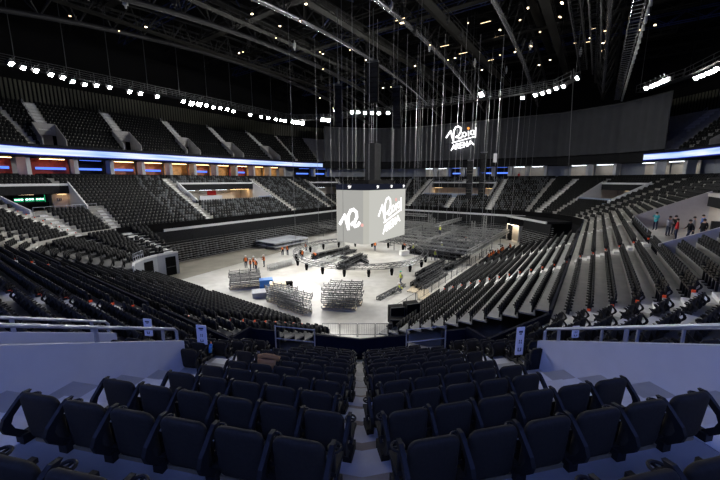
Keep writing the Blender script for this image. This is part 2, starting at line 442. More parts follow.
# ------------------------------------------------------------------ lower (telescopic) stands, deployed on the near and right sides
LOWR = 13; LD = 0.90; LZ = 0.375
def low_z(k): return 4.95-LZ*(k+1)
def lower_stand(nm, p, q, name, label, aisles):
    g = SEG[nm]; m = MB(); sts = [MB() for _ in aisles]
    for k in range(LOWR):
        d1 = -0.14-LD*k; d0 = d1-LD; z = low_z(k)
        m.hexa([g.P(p, d0, z-0.10), g.P(q, d0, z-0.10), g.P(q, d1, z-0.10), g.P(p, d1, z-0.10),
                g.P(p, d0, z), g.P(q, d0, z), g.P(q, d1, z), g.P(p, d1, z)], 0)
        m.hexa([g.P(p, d1-.03, z-0.1), g.P(q, d1-.03, z-0.1), g.P(q, d1, z-0.1), g.P(p, d1, z-0.1),
                g.P(p, d1-.03, z+LZ), g.P(q, d1-.03, z+LZ), g.P(q, d1, z+LZ), g.P(p, d1, z+LZ)], 1)
        for st, s in zip(sts, aisles):
            st.hexa([g.P(s-.55, d0+.02, z), g.P(s+.55, d0+.02, z), g.P(s+.55, d1, z), g.P(s-.55, d1, z),
                     g.P(s-.55, d0+.02, z+.012), g.P(s+.55, d0+.02, z+.012), g.P(s+.55, d1, z+.012), g.P(s-.55, d1, z+.012)], 0)
            st.hexa([g.P(s-.55, d1-.3, z+.012), g.P(s+.55, d1-.3, z+.012), g.P(s+.55, d1, z+.012), g.P(s-.55, d1, z+.012),
                     g.P(s-.55, d1-.3, z+.19), g.P(s+.55, d1-.3, z+.19), g.P(s+.55, d1, z+.19), g.P(s-.55, d1, z+.19)], 0)
    for sx in np.linspace(p+.3, q-.3, 8):
        m.bar(g.P(sx, -0.3, 0), g.P(sx, -0.3, low_z(0)-.1), .08, mi=1)
        m.bar(g.P(sx, -0.14-LD*LOWR+.1, 0), g.P(sx, -0.14-LD*LOWR+.1, low_z(LOWR-1)), .08, mi=1)
    r = m.build(name, [M_lowtread if nm == 'B' else M_lowtread_shade, M_dark]); tag(r, label, 'grandstand')
    for st in sts: st.build('aisle_steps', [M_step if nm == 'B' else M_lowtread_shade], r)
    return r
LOWA = (sA(46.0), sA(15.4)); LOWB = (1.6, sB(56.0))
lower_stand('A', *LOWA, 'telescopic_stand', 'dark telescopic stand of black seats below the navy parapet, left of the floor corner', [sA(17.9), sA(32.0)])
lower_stand('B', *LOWB, 'telescopic_stand', 'grey telescopic stand with pale treads, running along the right floor fence', [sB(32.8), sB(46.0)])

# retracted telescopic stands: left side and far end, a steep front of stacked rows
def retracted(nm, p, q, name, label, n=13, dd=0.0):
    g = SEG[nm]; m = MB()
    g = type('S', (), {'P': staticmethod(lambda a, d, z, g=g: g.P(a, d+dd, z))})
    for k in range(n):
        z = 0.18+0.345*k; off = -0.9+0.055*k
        m.hexa([g.P(p, off-.28, z), g.P(q, off-.28, z), g.P(q, 0, z), g.P(p, 0, z),
                g.P(p, off-.28, z+.07), g.P(q, off-.28, z+.07), g.P(q, 0, z+.07), g.P(p, 0, z+.07)], 0)
    nb = max(1, int((q-p)/5))
    for k in range(nb+1):
        s = p+(q-p)*k/nb
        m.bar(g.P(s, -1.1, 0), g.P(s, -.5, 4.6), .1, mi=1)
    m.hexa([g.P(p, -1.0, 0), g.P(q, -1.0, 0), g.P(q, -.6, 0), g.P(p, -.6, 0), g.P(p, -.6, 4.6), g.P(q, -.6, 4.6), g.P(q, -.3, 4.6), g.P(p, -.3, 4.6)], 1)
    return tag(m.build(name, [M_gridsteel, M_dark]), label, 'grandstand')
retracted('L', sL(64), sL(21.6), 'retracted_stand', 'folded telescopic stand, wall of stacked seat rows below the left white ledge')
retracted('E', sE(14.5), sE(37.5), 'retracted_stand', 'folded telescopic stand of stacked rows at the far end behind the truss grid')
retracted('R2', -3.9, 3.4, 'retracted_stand', 'folded telescopic stand of stacked rows under the short white ledge at far right', 12, -4.6)
g = SEG['R2']; m = MB()
m.hexa([g.P(-2.4, -5.1, 4.55), g.P(10.6, -5.1, 4.55), g.P(10.6, -4.8, 4.55), g.P(-2.4, -4.8, 4.55), g.P(-2.4, -5.1, 4.95), g.P(10.6, -5.1, 4.95), g.P(10.6, -4.8, 4.95), g.P(-2.4, -4.8, 4.95)])
m.hexa([g.P(-2.4, -4.8, 4.55), g.P(10.6, -4.8, 4.55), g.P(10.6, 0, 4.55), g.P(-2.4, 0, 4.55), g.P(-2.4, -4.8, 4.9), g.P(10.6, -4.8, 4.9), g.P(10.6, 0, 4.9), g.P(-2.4, 0, 4.9)], 1)
struct(m.build('trim_corner_ledge', [M_white, M_dark]))

# left corner: short extra rows descending to a floor-level wall with two dark doors
def corner_rows(nm):
    g = SEG[nm]; m = MB()
    if nm == 'L':
        g0 = g; g = type('S', (), {'P': staticmethod(lambda a, d, z: g0.P(a, d, z)), 's0': staticmethod(lambda d: sL(21.2)), 's1': staticmethod(g0.s1)})
    for k in range(8):
        d1 = -0.14-.89*k; d0 = d1-.89; z = 5.2-.30*(k+1)
        m.hexa([g.P(g.s0(d0), d0, z-.1), g.P(g.s1(d0), d0, z-.1), g.P(g.s1(d1), d1, z-.1), g.P(g.s0(d1), d1, z-.1),
                g.P(g.s0(d0), d0, z), g.P(g.s1(d0), d0, z), g.P(g.s1(d1), d1, z), g.P(g.s0(d1), d1, z)], 0)
        m.hexa([g.P(g.s0(d1), d1-.03, z-.1), g.P(g.s1(d1), d1-.03, z-.1), g.P(g.s1(d1), d1, z-.1), g.P(g.s0(d1), d1, z-.1),
                g.P(g.s0(d1), d1-.03, z+.30), g.P(g.s1(d1), d1-.03, z+.30), g.P(g.s1(d1), d1, z+.30), g.P(g.s0(d1), d1, z+.30)], 1)
    df = -7.3
    m.hexa([g.P(g.s0(df), df-.1, 0), g.P(g.s1(df), df-.1, 0), g.P(g.s1(df), df, 0), g.P(g.s0(df), df, 0),
            g.P(g.s0(df), df-.1, 2.75), g.P(g.s1(df), df-.1, 2.75), g.P(g.s1(df), df, 2.75), g.P(g.s0(df), df, 2.75)], 2)
    m.hexa([g.P(g.s0(df), df-.16, 2.75), g.P(g.s1(df), df-.16, 2.75), g.P(g.s1(df), df+.05, 2.75), g.P(g.s0(df), df+.05, 2.75),
            g.P(g.s0(df), df-.16, 2.98), g.P(g.s1(df), df-.16, 2.98), g.P(g.s1(df), df+.05, 2.98), g.P(g.s0(df), df+.05, 2.98)], 3)
    r = struct(m.build('floor_corner_rows', [M_lowtread_shade, M_dark, M_grey, M_white]))
    return g
for nm in ('L', 'K1', 'K2', 'K3'): corner_rows(nm)
m = MB(); g = SEG['L']
for k in range(8):
    d1 = -0.14-.89*k; d0 = d1-.89; z = 5.2-.30*(k+1); s = sL(18.3+.3*k)
    for a_, b_, zz in ((d0, d1, z+.012), (d1-.3, d1, z+.15)):
        m.hexa([g.P(s-.55, a_, z-.02), g.P(s+.55, a_, z-.02), g.P(s+.55, b_, z-.02), g.P(s-.55, b_, z-.02), g.P(s-.55, a_, zz), g.P(s+.55, a_, zz), g.P(s+.55, b_, zz), g.P(s-.55, b_, zz)])
struct(m.build('floor_corner_steps', [M_step]))
for n_, nm, s in (('door_1', 'K1', .35), ('door_2', 'L', sL(20.2))):
    g = SEG[nm]; df = -7.4
    m = MB(); m.hexa([g.P(s-.62, df-.06, 0), g.P(s+.62, df-.06, 0), g.P(s+.62, df, 0), g.P(s-.62, df, 0), g.P(s-.62, df-.06, 2.4), g.P(s+.62, df-.06, 2.4), g.P(s+.62, df, 2.4), g.P(s-.62, df, 2.4)])
    m.bar(g.P(s-.5, df-.08, 1.1), g.P(s+.5, df-.08, 1.1), .05, mi=1)
    struct(m.build(n_, [M_black, M_steel]))

# ------------------------------------------------------------------ vomitories
vn = [0]
def vom(nm, s0, s1, i0, i1, lw=True, rw=True, back=4.5, mats=None, header=True, depth_top=1.0):
    g = SEG[nm]; m = MB(); zf = zr(i0)-(0.48 if nm == 'B' else 0.28); d0 = eb(i0-1); d1 = eb(i1)
    if s0 < -50: s0, s0b = g.s0(d0), g.s0(d1+back)
    else: s0b = s0
    if s1 > 50: s1, s1b = g.s1(d0), g.s1(d1+back)
    else: s1b = s1
    db = d1+back; zt = zr(i1)+0.38; zh = zf+2.3
    lerp = lambda a, b, k: a+(b-a)*k
    f0 = lambda d: lerp(s0, s0b, (d-d0)/(db-d0)); f1 = lambda d: lerp(s1, s1b, (d-d0)/(db-d0))
    m.hexa([g.P(s0, d0, zf-.3), g.P(s1, d0, zf-.3), g.P(s1b, db, zf-.3), g.P(s0b, db, zf-.3),
            g.P(s0, d0, zf), g.P(s1, d0, zf), g.P(s1b, db, zf), g.P(s0b, db, zf)], 0)
    for use, f, sg in ((lw, f0, -1), (rw, f1, 1)):
        if not use: continue
        for dd in (0,):
            t = .16*sg
            za = zr(i0-1)+0.85; zb = zt+0.62
            poly = [g.P(f(d0), d0, zf-.35), g.P(f(d1), d1, zf-.35), g.P(f(d1), d1, zb), g.P(f(d0), d0, za)]
            m.prism(poly, g.t*(-t), 1)
            m.prism([g.P(f(d1), d1, zf-.35), g.P(f(db), db, zf-.35), g.P(f(db), db, zt), g.P(f(d1), d1, zt)], g.t*(-t), 2)
    # header beam over the mouth, white cap, soffit and back wall
    m.hexa([g.P(f0(d1), d1-.2, zh), g.P(f1(d1), d1-.2, zh), g.P(f1(d1), d1, zh), g.P(f0(d1), d1, zh),
            g.P(f0(d1), d1-.2, zt+.1), g.P(f1(d1), d1-.2, zt+.1), g.P(f1(d1), d1, zt+.1), g.P(f0(d1), d1, zt+.1)], 3)
    m.hexa([g.P(f0(d1), d1-.26, zt+.1), g.P(f1(d1), d1-.26, zt+.1), g.P(f1(d1), d1+.1, zt+.1), g.P(f0(d1), d1+.1, zt+.1),
            g.P(f0(d1), d1-.26, zt+.42), g.P(f1(d1), d1-.26, zt+.42), g.P(f1(d1), d1+.1, zt+.42), g.P(f0(d1), d1+.1, zt+.42)], 1)
    m.add([g.P(f0(d1), d1-.1, zh), g.P(f1(d1), d1-.1, zh), g.P(s1b, db, zh), g.P(s0b, db, zh)], [(0, 1, 2, 3)], 3)
    m.add([g.P(s0b, db, zf), g.P(s1b, db, zf), g.P(s1b, db, zt), g.P(s0b, db, zt)], [(0, 1, 2, 3)], 2)
    vn[0] += 1
    struct(m.build('wall_vomitory_%d' % vn[0], mats or [M_walk, M_white, M_beige, M_dark]))
    return g, zf, zh, d0, d1, db, f0, f1
V_L1 = vom('L', sL(16.2), 99, 7, 14, True, False)
m = MB(); gq = SEG['L']; m.hexa([gq.P(sL(16.0), 12.6, 7.7), gq.P(sL(14.3), 13.0, 7.7), gq.P(sL(14.3), 13.2, 7.7), gq.P(sL(16.0), 12.8, 7.7), gq.P(sL(16.0), 12.6, 10.1), gq.P(sL(14.3), 13.0, 10.1), gq.P(sL(14.3), 13.2, 10.1), gq.P(sL(16.0), 12.8, 10.1)])
struct(m.build('wall_concourse_left', [M_beige]))
V_K1 = vom('K1', -99, 99, 7, 14, False, True, mats=[M_walk, M_white, M_dark, M_dark])
V_L2 = vom('L', sL(48.3), sL(31.6), 7, 14)
V_L3 = vom('F3', -99, 99, 7, 14)
V_B = vom('B', sB(27.0), sB(46.6), 6, 12, back=4.0, mats=[M_walk, M_vom, M_beige, M_dark])
V_R = vom('R2', -99, 99, 7, 14, True, True)
V_E = vom('E', sE(20.0), sE(36.5), 7, 14)

def strip_light(v, s, label, m_, size=(2.4, .3), dd=1.6):
    g, zf, zh, d0, d1, db, f0, f1 = v
    m = MB(); m.box((0, 0, 0), (size[0]+.1, size[1]+.1, .08), 0); m.box((0, 0, -.045), (size[0], size[1], .02), 1)
    o = empty('ceiling_light', g.P(s, d1+dd, zh-.05), g.rz)
    h_ = MB(); h_.box((0, 0, 0), (size[0]+.1, size[1]+.1, .08)); h_.build('housing', [M_white], o)
    l_ = MB(); l_.box((0, 0, -.05), (size[0], size[1], .03)); l_.build('diffuser', [m_], o)
    tag(o, label, 'lamp', 'concourse ceiling lights')
strip_light(V_L1, sL(11.8), 'small ceiling strip light over the green concession in the far left opening', E_workdim, (1.5, .15))
strip_light(V_L1, sL(15.2), 'strip light in front of the beige numbered wall, far left opening', E_warm, (1.0, .2), .1)
for k, u in enumerate((34.5, 38.0, 41.5, 45.0, 47.5)):
    strip_light(V_L2, sL(u), '%s warm strip light from the left in the wide left-side opening' % nth(k+1), E_warm if k in (3, 4) else E_cool, (2.4, .4))
strip_light(V_L3, 0.0, 'strip light inside the opening nearest the screen cube on the left side', E_cool, (2, .2))
strip_light(V_B, sB(44.5), 'bright strip light over the kiosk behind the people in the right opening', E_cool, (2.6, .9), 1.6)
strip_light(V_B, sB(41.0), 'dim strip light over the landing where people stand at right', E_warm, (3.6, .4), .6)
strip_light(V_R, 0.0, 'strip light inside the opening at the far right corner', E_workdim, (3, .3))
for k, v_ in enumerate((21.5, 35.0)):
    strip_light(V_E, sE(v_), 'warm strip light at the %s end of the far end opening' % ('right' if k == 0 else 'left'), E_warm, (2.0, .4), .8)

# things inside the openings
def in_vom(v, s, d_off, z): 
    g = v[0]; return g.P(s, v[4]+d_off, v[1]+z)
# concession with green screens (far left)
g = V_L1[0]; o = empty('concession_stand', g.P(sL(12.2), 14.2, V_L1[1]), g.rz)
m = MB(); m.box((0, 0, .55), (3.8, .6, 1.1)); m.build('counter', [M_dark], o)
m = MB(); m.box((0, -.9, 1.2), (3.9, .12, 2.3)); m.build('back_panel', [M_black], o)
for k in range(3):
    m = MB(); m.box((-1.2+1.1*k, -.80, 1.45), (.95, .05, .5)); sc_ = m.build('menu_screen', [E_green], o)
    m = MB()
    for q in range(3): m.box((-1.5+1.1*k+.3*q, -.765, 1.5), (.2, .02, .12))
    m.build('menu_text', [E_cool], sc_)
m = MB(); m.box((-1.75, -.80, 1.3), (.06, .06, 1.6)); m.build('light_strip', [E_green], o)
tag(o, 'dark concession counter with green lit menu screens in the far left opening', 'kiosk')
# section number plate
o = MB(); pl_g = V_L1[0]
o.box((0, 0, 0), (.75, .05, .38)); r = o.build('section_sign', [M_signd], None, False, pl_g.P(sL(15.1), 12.75, 9.25), pl_g.rz+.2)
m = MB()
for x in (-.22, 0, .22): m.box((x, .035, 0), (.07, .02, .26))
m.build('digits', [M_signw], r)
tag(r, 'dark section number plate on the beige wall in the far left opening', 'sign')
# kiosk in the right opening
g = V_B[0]; o = empty('kiosk', in_vom(V_B, sB(46.3), 1.9, 0), g.rz+PI/2)
m = MB(); m.box((0, -.3, 1.05), (3.4, .1, 2.1)); m.build('back_panel', [mat('kiosk_cream', (0.80, 0.74, 0.62), 0.5)], o)
m = MB(); m.box((0, .5, .45), (3.4, .5, .9)); m.build('counter', [M_dark], o)
m = MB(); m.box((.5, -.23, 1.45), (.6, .03, .45)); m.build('orange_poster', [mat('poster_orange', (0.9, 0.25, 0.08), 0.5)], o)
m = MB(); m.box((-.8, -.23, 1.1), (.5, .03, .8)); m.build('green_poster', [mat('poster_green', (0.05, 0.35, 0.18), 0.5)], o)
tag(o, 'bright cream kiosk with orange poster behind the people at right', 'kiosk')
o = MB(); o.box((0, 0, 0), (1.3, .06, .7)); r = o.build('wall_screen', [M_black], None, False, in_vom(V_B, sB(41.5), 3.8, 1.6), g.rz)
tag(r, 'dark screen on the beige wall behind the people at right', 'screen')
# red sign in the wide left opening
o = MB(); o.box((0, 0, 0), (2.0, .06, .9)); r = o.build('red_sign', [M_redcloth], None, False, in_vom(V_L2, sL(41.0), 4.40, 1.5), SEG['L'].rz)
tag(r, 'red panel on the pale wall in the wide left-side opening', 'sign')
o = MB(); o.box((0, 0, 0), (5.0, .4, 1.0)); r = o.build('service_counter', [M_white], None, False, in_vom(V_L2, sL(40.0), 3.2, .5), SEG['L'].rz)
tag(r, 'white service counter in the wide left-side opening', 'counter')
# glazed fronts of openings
def glass_front(v, a, b, d_off, label, hgt=1.05):
    g = v[0]; o = empty('balustrade', g.P((a+b)/2, v[3]+d_off, v[1]), g.rz); w = b-a
    n = max(2, int(w/1.6))
    for k in range(n):
        m = MB(); m.box((-w/2+(k+.5)*w/n, 0, hgt/2), (w/n-.06, .03, hgt-.1)); m.build('glass_panel', [M_glass], o)
    m = MB(); m.bar((-w/2, 0, hgt), (w/2, 0, hgt), .06); m.build('handrail', [M_rail], o)
    return tag(o, label, 'railing')
glass_front(V_E, sE(20.5), sE(36.0), .3, 'bluish glass balustrade across the far end opening')
glass_front(V_R, -3.6, 3.6, .3, 'glass balustrade in front of the far right corner opening', 1.1)
glass_front(V_L2, sL(48), sL(44.6), .2, 'glass balustrade at the right end of the wide left-side opening')

# railings with separate posts
def railing(pts, label, name='railing', h=1.0, nposts=None, mid=True, r=.028, mid_h=(.5,), m_=M_rail, post_r=None):
    pts = [Vector(p) for p in pts]; c = pts[0]
    o = empty(name, c)
    q = [p-c for p in pts]
    m = MB(); m.sweep([p+Vector((0, 0, h)) for p in q], r, 8); m.build('handrail', [m_], o)
    if mid:
        for hh in mid_h:
            m = MB(); m.sweep([p+Vector((0, 0, hh)) for p in q], r*.7, 6); m.build('mid_rail', [m_], o)
    L = sum((b-a).length for a, b in zip(q[:-1], q[1:])); n = nposts or max(2, int(L/1.4)+1)
    for k in range(n):
        t = L*k/(n-1); 
        for a, b in zip(q[:-1], q[1:]):
            l = (b-a).length
            if t <= l+1e-6: p = a+(b-a)*(t/l); break
            t -= l
        m = MB(); m.tube(p, p+Vector((0, 0, h)), (post_r or r)*.9, 6); m.build('post', [m_], o)
    return tag(o, label, 'railing')

# near vomitories: raked white walls either side of the near block
def near_vom(nm, sg):
    g = SEG[nm]; d0 = 4.65; d1 = 15.0; side = 'left' if sg < 0 else 'right'
    def wall(s, th, za, sl, name):
        m = MB()
        poly = [g.P(s, d0, 6.9), g.P(s, d1, 6.9+.40*(d1-d0)), g.P(s, d1, za+sl*(d1-d0)), g.P(s, d0, za)]
        m.prism(poly, g.t*th*sg, 0)
        struct(m.build(name, [M_white]))
    wall(.5*sg, .14, 8.32, .475, 'wall_vomitory_%s_inner' % side)
    if sg < 0: wall(2.4*sg, .14, 8.32, .475, 'wall_vomitory_%s_outer' % side)
    m = MB(); a, b = sorted((.5*sg, 2.4*sg)); zf = zr(5)
    m.hexa([g.P(a, d0-.1, zf-.4), g.P(b, d0-.1, zf-.4), g.P(b, d1, zf-.4), g.P(a, d1, zf-.4), g.P(a, d0-.1, zf), g.P(b, d0-.1, zf), g.P(b, d1, zf), g.P(a, d1, zf)])
    struct(m.build('floor_vomitory_%s' % side, [M_walk]))
    # rail on the wall top
    def toprail(s, label, hgt=.28, ext=0.0, sl=.475):
        o = empty('wall_rail', g.P(s, d0, 8.32), 0)
        c = o.location
        za = lambda d: 8.32+sl*(d-d0)
        m = MB(); pts = [g.P(s, d0+.12, za(d0+.12)+.02)-c, g.P(s, d0+.12, za(d0+.12)+hgt-.06)-c, g.P(s, d0+.18, za(d0+.18)+hgt)-c, g.P(s, d1-2, za(d1-2)+hgt)-c]
        m.sweep(pts, .032, 8); m.build('handrail', [M_rail], o)
        for d in (d0+.5, d0+1.9, d0+3.2, d0+4.3, d0+5.6):
            m = MB(); p = g.P(s, d, za(d)-.02)-c
            m.box((0, 0, hgt/2), (.07, .02, hgt), 0, g.rz+PI/2, Matrix.Translation(p)); m.build('post', [M_rail], o)
        return tag(o, label, 'railing')
    toprail(.57*sg, 'steel handrail along the top of the %s white wall beside the centre block' % side)
    if sg < 0: toprail(2.47*sg, 'steel handrail on the outer white wall at the far left', .28)
    return g
gl = near_vom('f1', -1); gr = near_vom('f2', 1)
railing([gr.P(2.6, 4.4, zr(5)), gr.P(2.6, 9.5, zr(5)+.46*5.1)], 'blue-grey stair railing behind the right white wall', h=1.0, nposts=7, mid_h=(.5,), r=.035)

# stair-gate railings in front of the near block
def gate_rail(nm, s, d, label):
    g = SEG[nm]; o = empty('gate_railing', g.P(s, d, zr(-1)), g.rz)
    for x in (-.85, .85):
        m = MB(); m.tube((x, 0, 0), (x, 0, 1.12), .03, 8); m.build('post', [M_rail], o)
    m = MB(); m.tube((-.85, 0, .55), (.85, 0, .55), .022, 8); m.tube((-.85, 0, 1.08), (.85, 0, 1.08), .022, 8); m.build('cross_rail', [M_rail], o)
    tag(o, label, 'railing')
gate_rail('f1', -.25, -1.0, 'grey gate railing at the foot of the stairs left of the near block')
gate_rail('f2', .25, -1.0, 'grey gate railing at the foot of the stairs right of the near block')

# ------------------------------------------------------------------ suites level and led ribbon
SUI = ['A','f1','f2','f3','B','R1','R2','R3','E','F1','F2','F3','L','K1','K2','K3']
sw = MB(); lg = MB()
def band(m, g, da, db, za, zb, mi, p=None, q=None):
    pa = g.s0(da) if p is None else p; qa = g.s1(da) if q is None else q
    pb = g.s0(db) if p is None else p; qb = g.s1(db) if q is None else q
    m.hexa([g.P(pa, da, za), g.P(qa, da, za), g.P(qb, db, za), g.P(pb, db, za), g.P(pa, da, zb), g.P(qa, da, zb), g.P(qb, db, zb), g.P(pb, db, zb)], mi)
DS = 14.8
for nm in SUI:
    g = SEG[nm]
    band(lg, g, DS-.05, DS+.12, 11.8, 12.22, 0)
    band(sw, g, DS+.1, DS+2.6, 11.4, 12.05, 0)
    band(sw, g, DS+6.5, DS+6.7, 12.0, 15.6, 1)
    band(sw, g, DS+.7, DS+7.0, 15.35, 15.6, 2)
struct(lg.build('trim_suite_ledge', [M_white])); struct(sw.build('wall_suite_level', [M_dark, M_grey, M_dark]))

def ribbon(name, spans, m_, label):
    o = None
    face = MB(); edge = MB()
    for nm, p, q in spans:
        g = SEG[nm]; d = DS+.62
        p_ = g.s0(d) if p is None else p; q_ = g.s1(d) if q is None else q
        band(face, g, d-.1, d, 15.62, 16.52, 0, p_, q_)
        band(edge, g, d-.13, d+.1, 15.50, 15.62, 0, p_, q_); band(edge, g, d-.13, d+.1, 16.52, 16.62, 0, p_, q_)
    o = face.build(name, [m_]); edge.build('edge_strip', [E_ribedge], o)
    tag(o, label, 'screen')
ribbon('ribbon_screen', [('F3', -1.4, None), ('L', None, None), ('K1', None, None), ('K2', None, None), ('K3', None, None)], M_ribbon, 'long curved blue-white ribbon screen under the left upper tier')
ribbon('ribbon_screen', [('R1', None, None), ('R2', None, .6), ('B', None, None)], M_ribbon, 'curved blue-white ribbon screen under the right upper tier')
ribbon('ribbon_screen', [('A', None, None), ('f1', None, None), ('f2', None, None), ('f3', None, None)], M_ribbon_fill, 'unseen blue ribbon section, boosted to light the near stands')

# suites: partition columns, back panels, lamps, seats in front come with the seat mass
def suite(nm, s, w, kind, label):
    g = SEG[nm]; o = empty('suite', g.P(s, DS+2.7, 12.05), g.rz)
    H = 3.25
    m = MB(); m.box((-w/2, -.9, H/2), (.55, 1.9, H)); m.build('partition', [M_white], o)
    bm = {'wood': M_wood, 'amber': M_amber, 'red': M_red, 'pale': M_beige, 'dark': M_dark}[kind]
    m = MB(); m.box((0, -3.2, H/2), (w-.3, .1, H)); 
    m.build('back_wall', [bm], o)
    m = MB(); m.box((0, 0, .45), (w-.6, .5, .9)); c = m.build('counter', [M_dark], o); c.location = (0, -1.9, 0)
    lampm = {'wood': E_warm, 'amber': E_warm, 'red': E_warm, 'pale': E_cool, 'dark': E_bluescr}[kind]
    m = MB(); m.box((0, 0, 0), (w*.6, .25, .06)); l = m.build('lamp_strip', [lampm], o); l.location = (0, -1.6, H-.12)
    if kind in ('wood', 'dark', 'red'):
        m = MB(); m.box((0, 0, 0), (w*.75, .05, .35)); l = m.build('screen', [E_bluescr], o); l.location = (0, -2.9, 1.75)
    tag(o, label, 'room', 'suites under the ribbon screen')
kinds_l = ['red', 'dark', 'wood', 'wood', 'amber', 'wood', 'amber', 'red', 'amber', 'amber', 'amber', 'amber', 'dark', 'dark']
kn = {'red': 'red-walled', 'dark': 'dark blue-lit', 'wood': 'wood-panelled', 'amber': 'amber-lit', 'pale': 'pale lit'}
for k in range(10):
    u = 14.0+4.9*k
    suite('L', sL(u+2.4), 4.9, kinds_l[k], '%s suite, %s from the left under the left ribbon screen' % (kn[kinds_l[k]], nth(k+3)))
kinds_e = ['pale', 'pale', 'dark', 'pale', 'dark', 'dark', 'pale', 'pale']
for k in range(8):
    v = 42.5-4.0*k
    suite('E', sE(v-2.0), 4.0, kinds_e[k], '%s suite, %s from the left along the far end' % (kn[kinds_e[k]], nth(k+1)))
for nm, s, kd, lb in (('K1', -2.4, 'red', 'red-walled suite, second from the left under the left ribbon screen'), ('K1', 2.4, 'dark', 'dark blue-lit suite, first from the left under the left ribbon screen'), ('F3', 2.6, 'dark', 'dark blue-lit suite just before the left ribbon screen ends'), ('F3', -2.6, 'dark', 'dark blue-lit suite beyond the end of the left ribbon screen'), ('R3', -2.5, 'pale', 'pale lit suite left of the far right corner under dark soffit'), ('R3', 2.6, 'pale', 'pale lit suite at the far right corner, beside the curtain foot'),
                      ('R2', 2.5, 'pale', 'pale lit suite just left of the right ribbon screen'), ('R2', -2.5, 'pale', 'pale lit suite under the right ribbon screen end')):
    suite(nm, s, 5.0, kd, lb)

# ------------------------------------------------------------------ upper tier
UD0 = DS+1.0; UR = 14; UDD = .86; UZ = .60; UZ0 = 16.25
def ud(i): return UD0+UDD*i
def uz(i): return UZ0+UZ*i
USEG = ['L','K1','K2','K3','A','B','R1','R2','R3','E','F1','F2','F3']
UAIS = {k: [] for k in USEG}
UAIS['L'] = [sL(u) for u in (16.5, 27.0, 38.0, 48.5, 59.5)]
UAIS['K1'] = [1.5]; UAIS['K2'] = [0.0]; UAIS['K3'] = [0.0]; UAIS['R1'] = [-.5]; UAIS['R2'] = [0.0]; UAIS['R3'] = [0.0]; UAIS['B'] = [sB(46.0), sB(57.0)]
up = MB()
for nm in USEG:
    g = SEG[nm]
    for i in range(UR):
        d0, d1 = ud(i), ud(i+1); z = uz(i)
        for p, q in sub((g.s0(d1), g.s1(d1)), [(s-1.3, s+1.3) for s in UAIS[nm]] if 1 <= i <= 5 else []):
            p0 = g.s0(d0) if p == g.s0(d1) else p; q0 = g.s1(d0) if q == g.s1(d1) else q
            up.add([g.P(p0, d0, z), g.P(q0, d0, z), g.P(q, d1, z), g.P(p, d1, z), g.P(q, d1, z+UZ), g.P(p, d1, z+UZ)], [(0, 1, 2, 3), (3, 2, 4, 5)], 0)
    band(up, g, UD0-.12, UD0, 15.6, 17.1, 1)
struct(up.build('floor_upper_tier', [M_tread, M_dark]))
def uflight(nm, s):
    g = SEG[nm]; m = MB(); w = .72
    for i in range(UR):
        if 1 <= i <= 5: continue
        d0, d1 = ud(i), ud(i+1); z = uz(i)
        for a, b, zz in ((d0, d1, z+.02), (d0+UDD*.33, d1, z+.22), (d0+UDD*.66, d1, z+.42)):
            m.hexa([g.P(s-w, a, zz-.2), g.P(s+w, a, zz-.2), g.P(s+w, b, zz-.2), g.P(s-w, b, zz-.2), g.P(s-w, a, zz), g.P(s+w, a, zz), g.P(s+w, b, zz), g.P(s-w, b, zz)])
    # small vomitory
    d0, d1 = ud(1), ud(6); zf = uz(1)-.1
    v = MB()
    v.hexa([g.P(s-1.3, d0, zf-.2), g.P(s+1.3, d0, zf-.2), g.P(s+1.3, d1+2, zf-.2), g.P(s-1.3, d1+2, zf-.2), g.P(s-1.3, d0, zf), g.P(s+1.3, d0, zf), g.P(s+1.3, d1+2, zf), g.P(s-1.3, d1+2, zf)], 0)
    for sg in (-1, 1):
        v.prism([g.P(s+1.3*sg, d0, zf), g.P(s+1.3*sg, d1, zf), g.P(s+1.3*sg, d1, uz(6)+.9), g.P(s+1.3*sg, d0, zf+1.3)], g.t*(.12*sg), 1)
    v.hexa([g.P(s-1.3, d1, zf+2.2), g.P(s+1.3, d1, zf+2.2), g.P(s+1.3, d1+.2, zf+2.2), g.P(s-1.3, d1+.2, zf+2.2), g.P(s-1.3, d1, uz(6)+.9), g.P(s+1.3, d1, uz(6)+.9), g.P(s+1.3, d1+.2, uz(6)+.9), g.P(s-1.3, d1+.2, uz(6)+.9)], 1)
    v.add([g.P(s-1.3, d1+2, zf), g.P(s+1.3, d1+2, zf), g.P(s+1.3, d1+2, zf+2.4), g.P(s-1.3, d1+2, zf+2.4)], [(0, 1, 2, 3)], 2)
    vn[0] += 1
    struct(m.build('floor_upper_aisle_steps', [M_step])); struct(v.build('wall_vomitory_%d' % vn[0], [M_walk, M_walk, M_beige]))
    # posts along the stair
    o = empty('stair_railing', g.P(s+.8, d1, uz(6)), 0); c = o.location
    for i in range(6, UR, 1):
        p = g.P(s+.8, ud(i)+.4, uz(i))-c; mm = MB(); mm.tube(p, p+Vector((0, 0, 1.0)), .03, 6); mm.build('post', [M_rail], o)
    mm = MB(); mm.tube(g.P(s+.8, ud(6)+.4, uz(6)+1)-c, g.P(s+.8, ud(13)+.4, uz(13)+1)-c, .03, 6); mm.build('handrail', [M_rail], o)
    return o
nl = 0
for nm in ('K1', 'L'):
    for s in sorted(UAIS[nm], reverse=True):
        o = uflight(nm, s); nl += 1
        tag(o, 'stair railing of the %s upper-tier stairway from the left, above the ribbon screen' % nth(nl), 'railing', 'upper tier stair railings')
for nm, s, lb in (('R1', -.5, 'stair railing on the upper tier above the right ribbon screen, nearer one'), ('R2', 0.0, 'stair railing on the upper tier right of the curtain edge'), ('B', sB(57.0), 'stair railing on the upper tier at the far right picture edge')):
    o = uflight(nm, s); tag(o, lb, 'railing', 'upper tier stair railings')
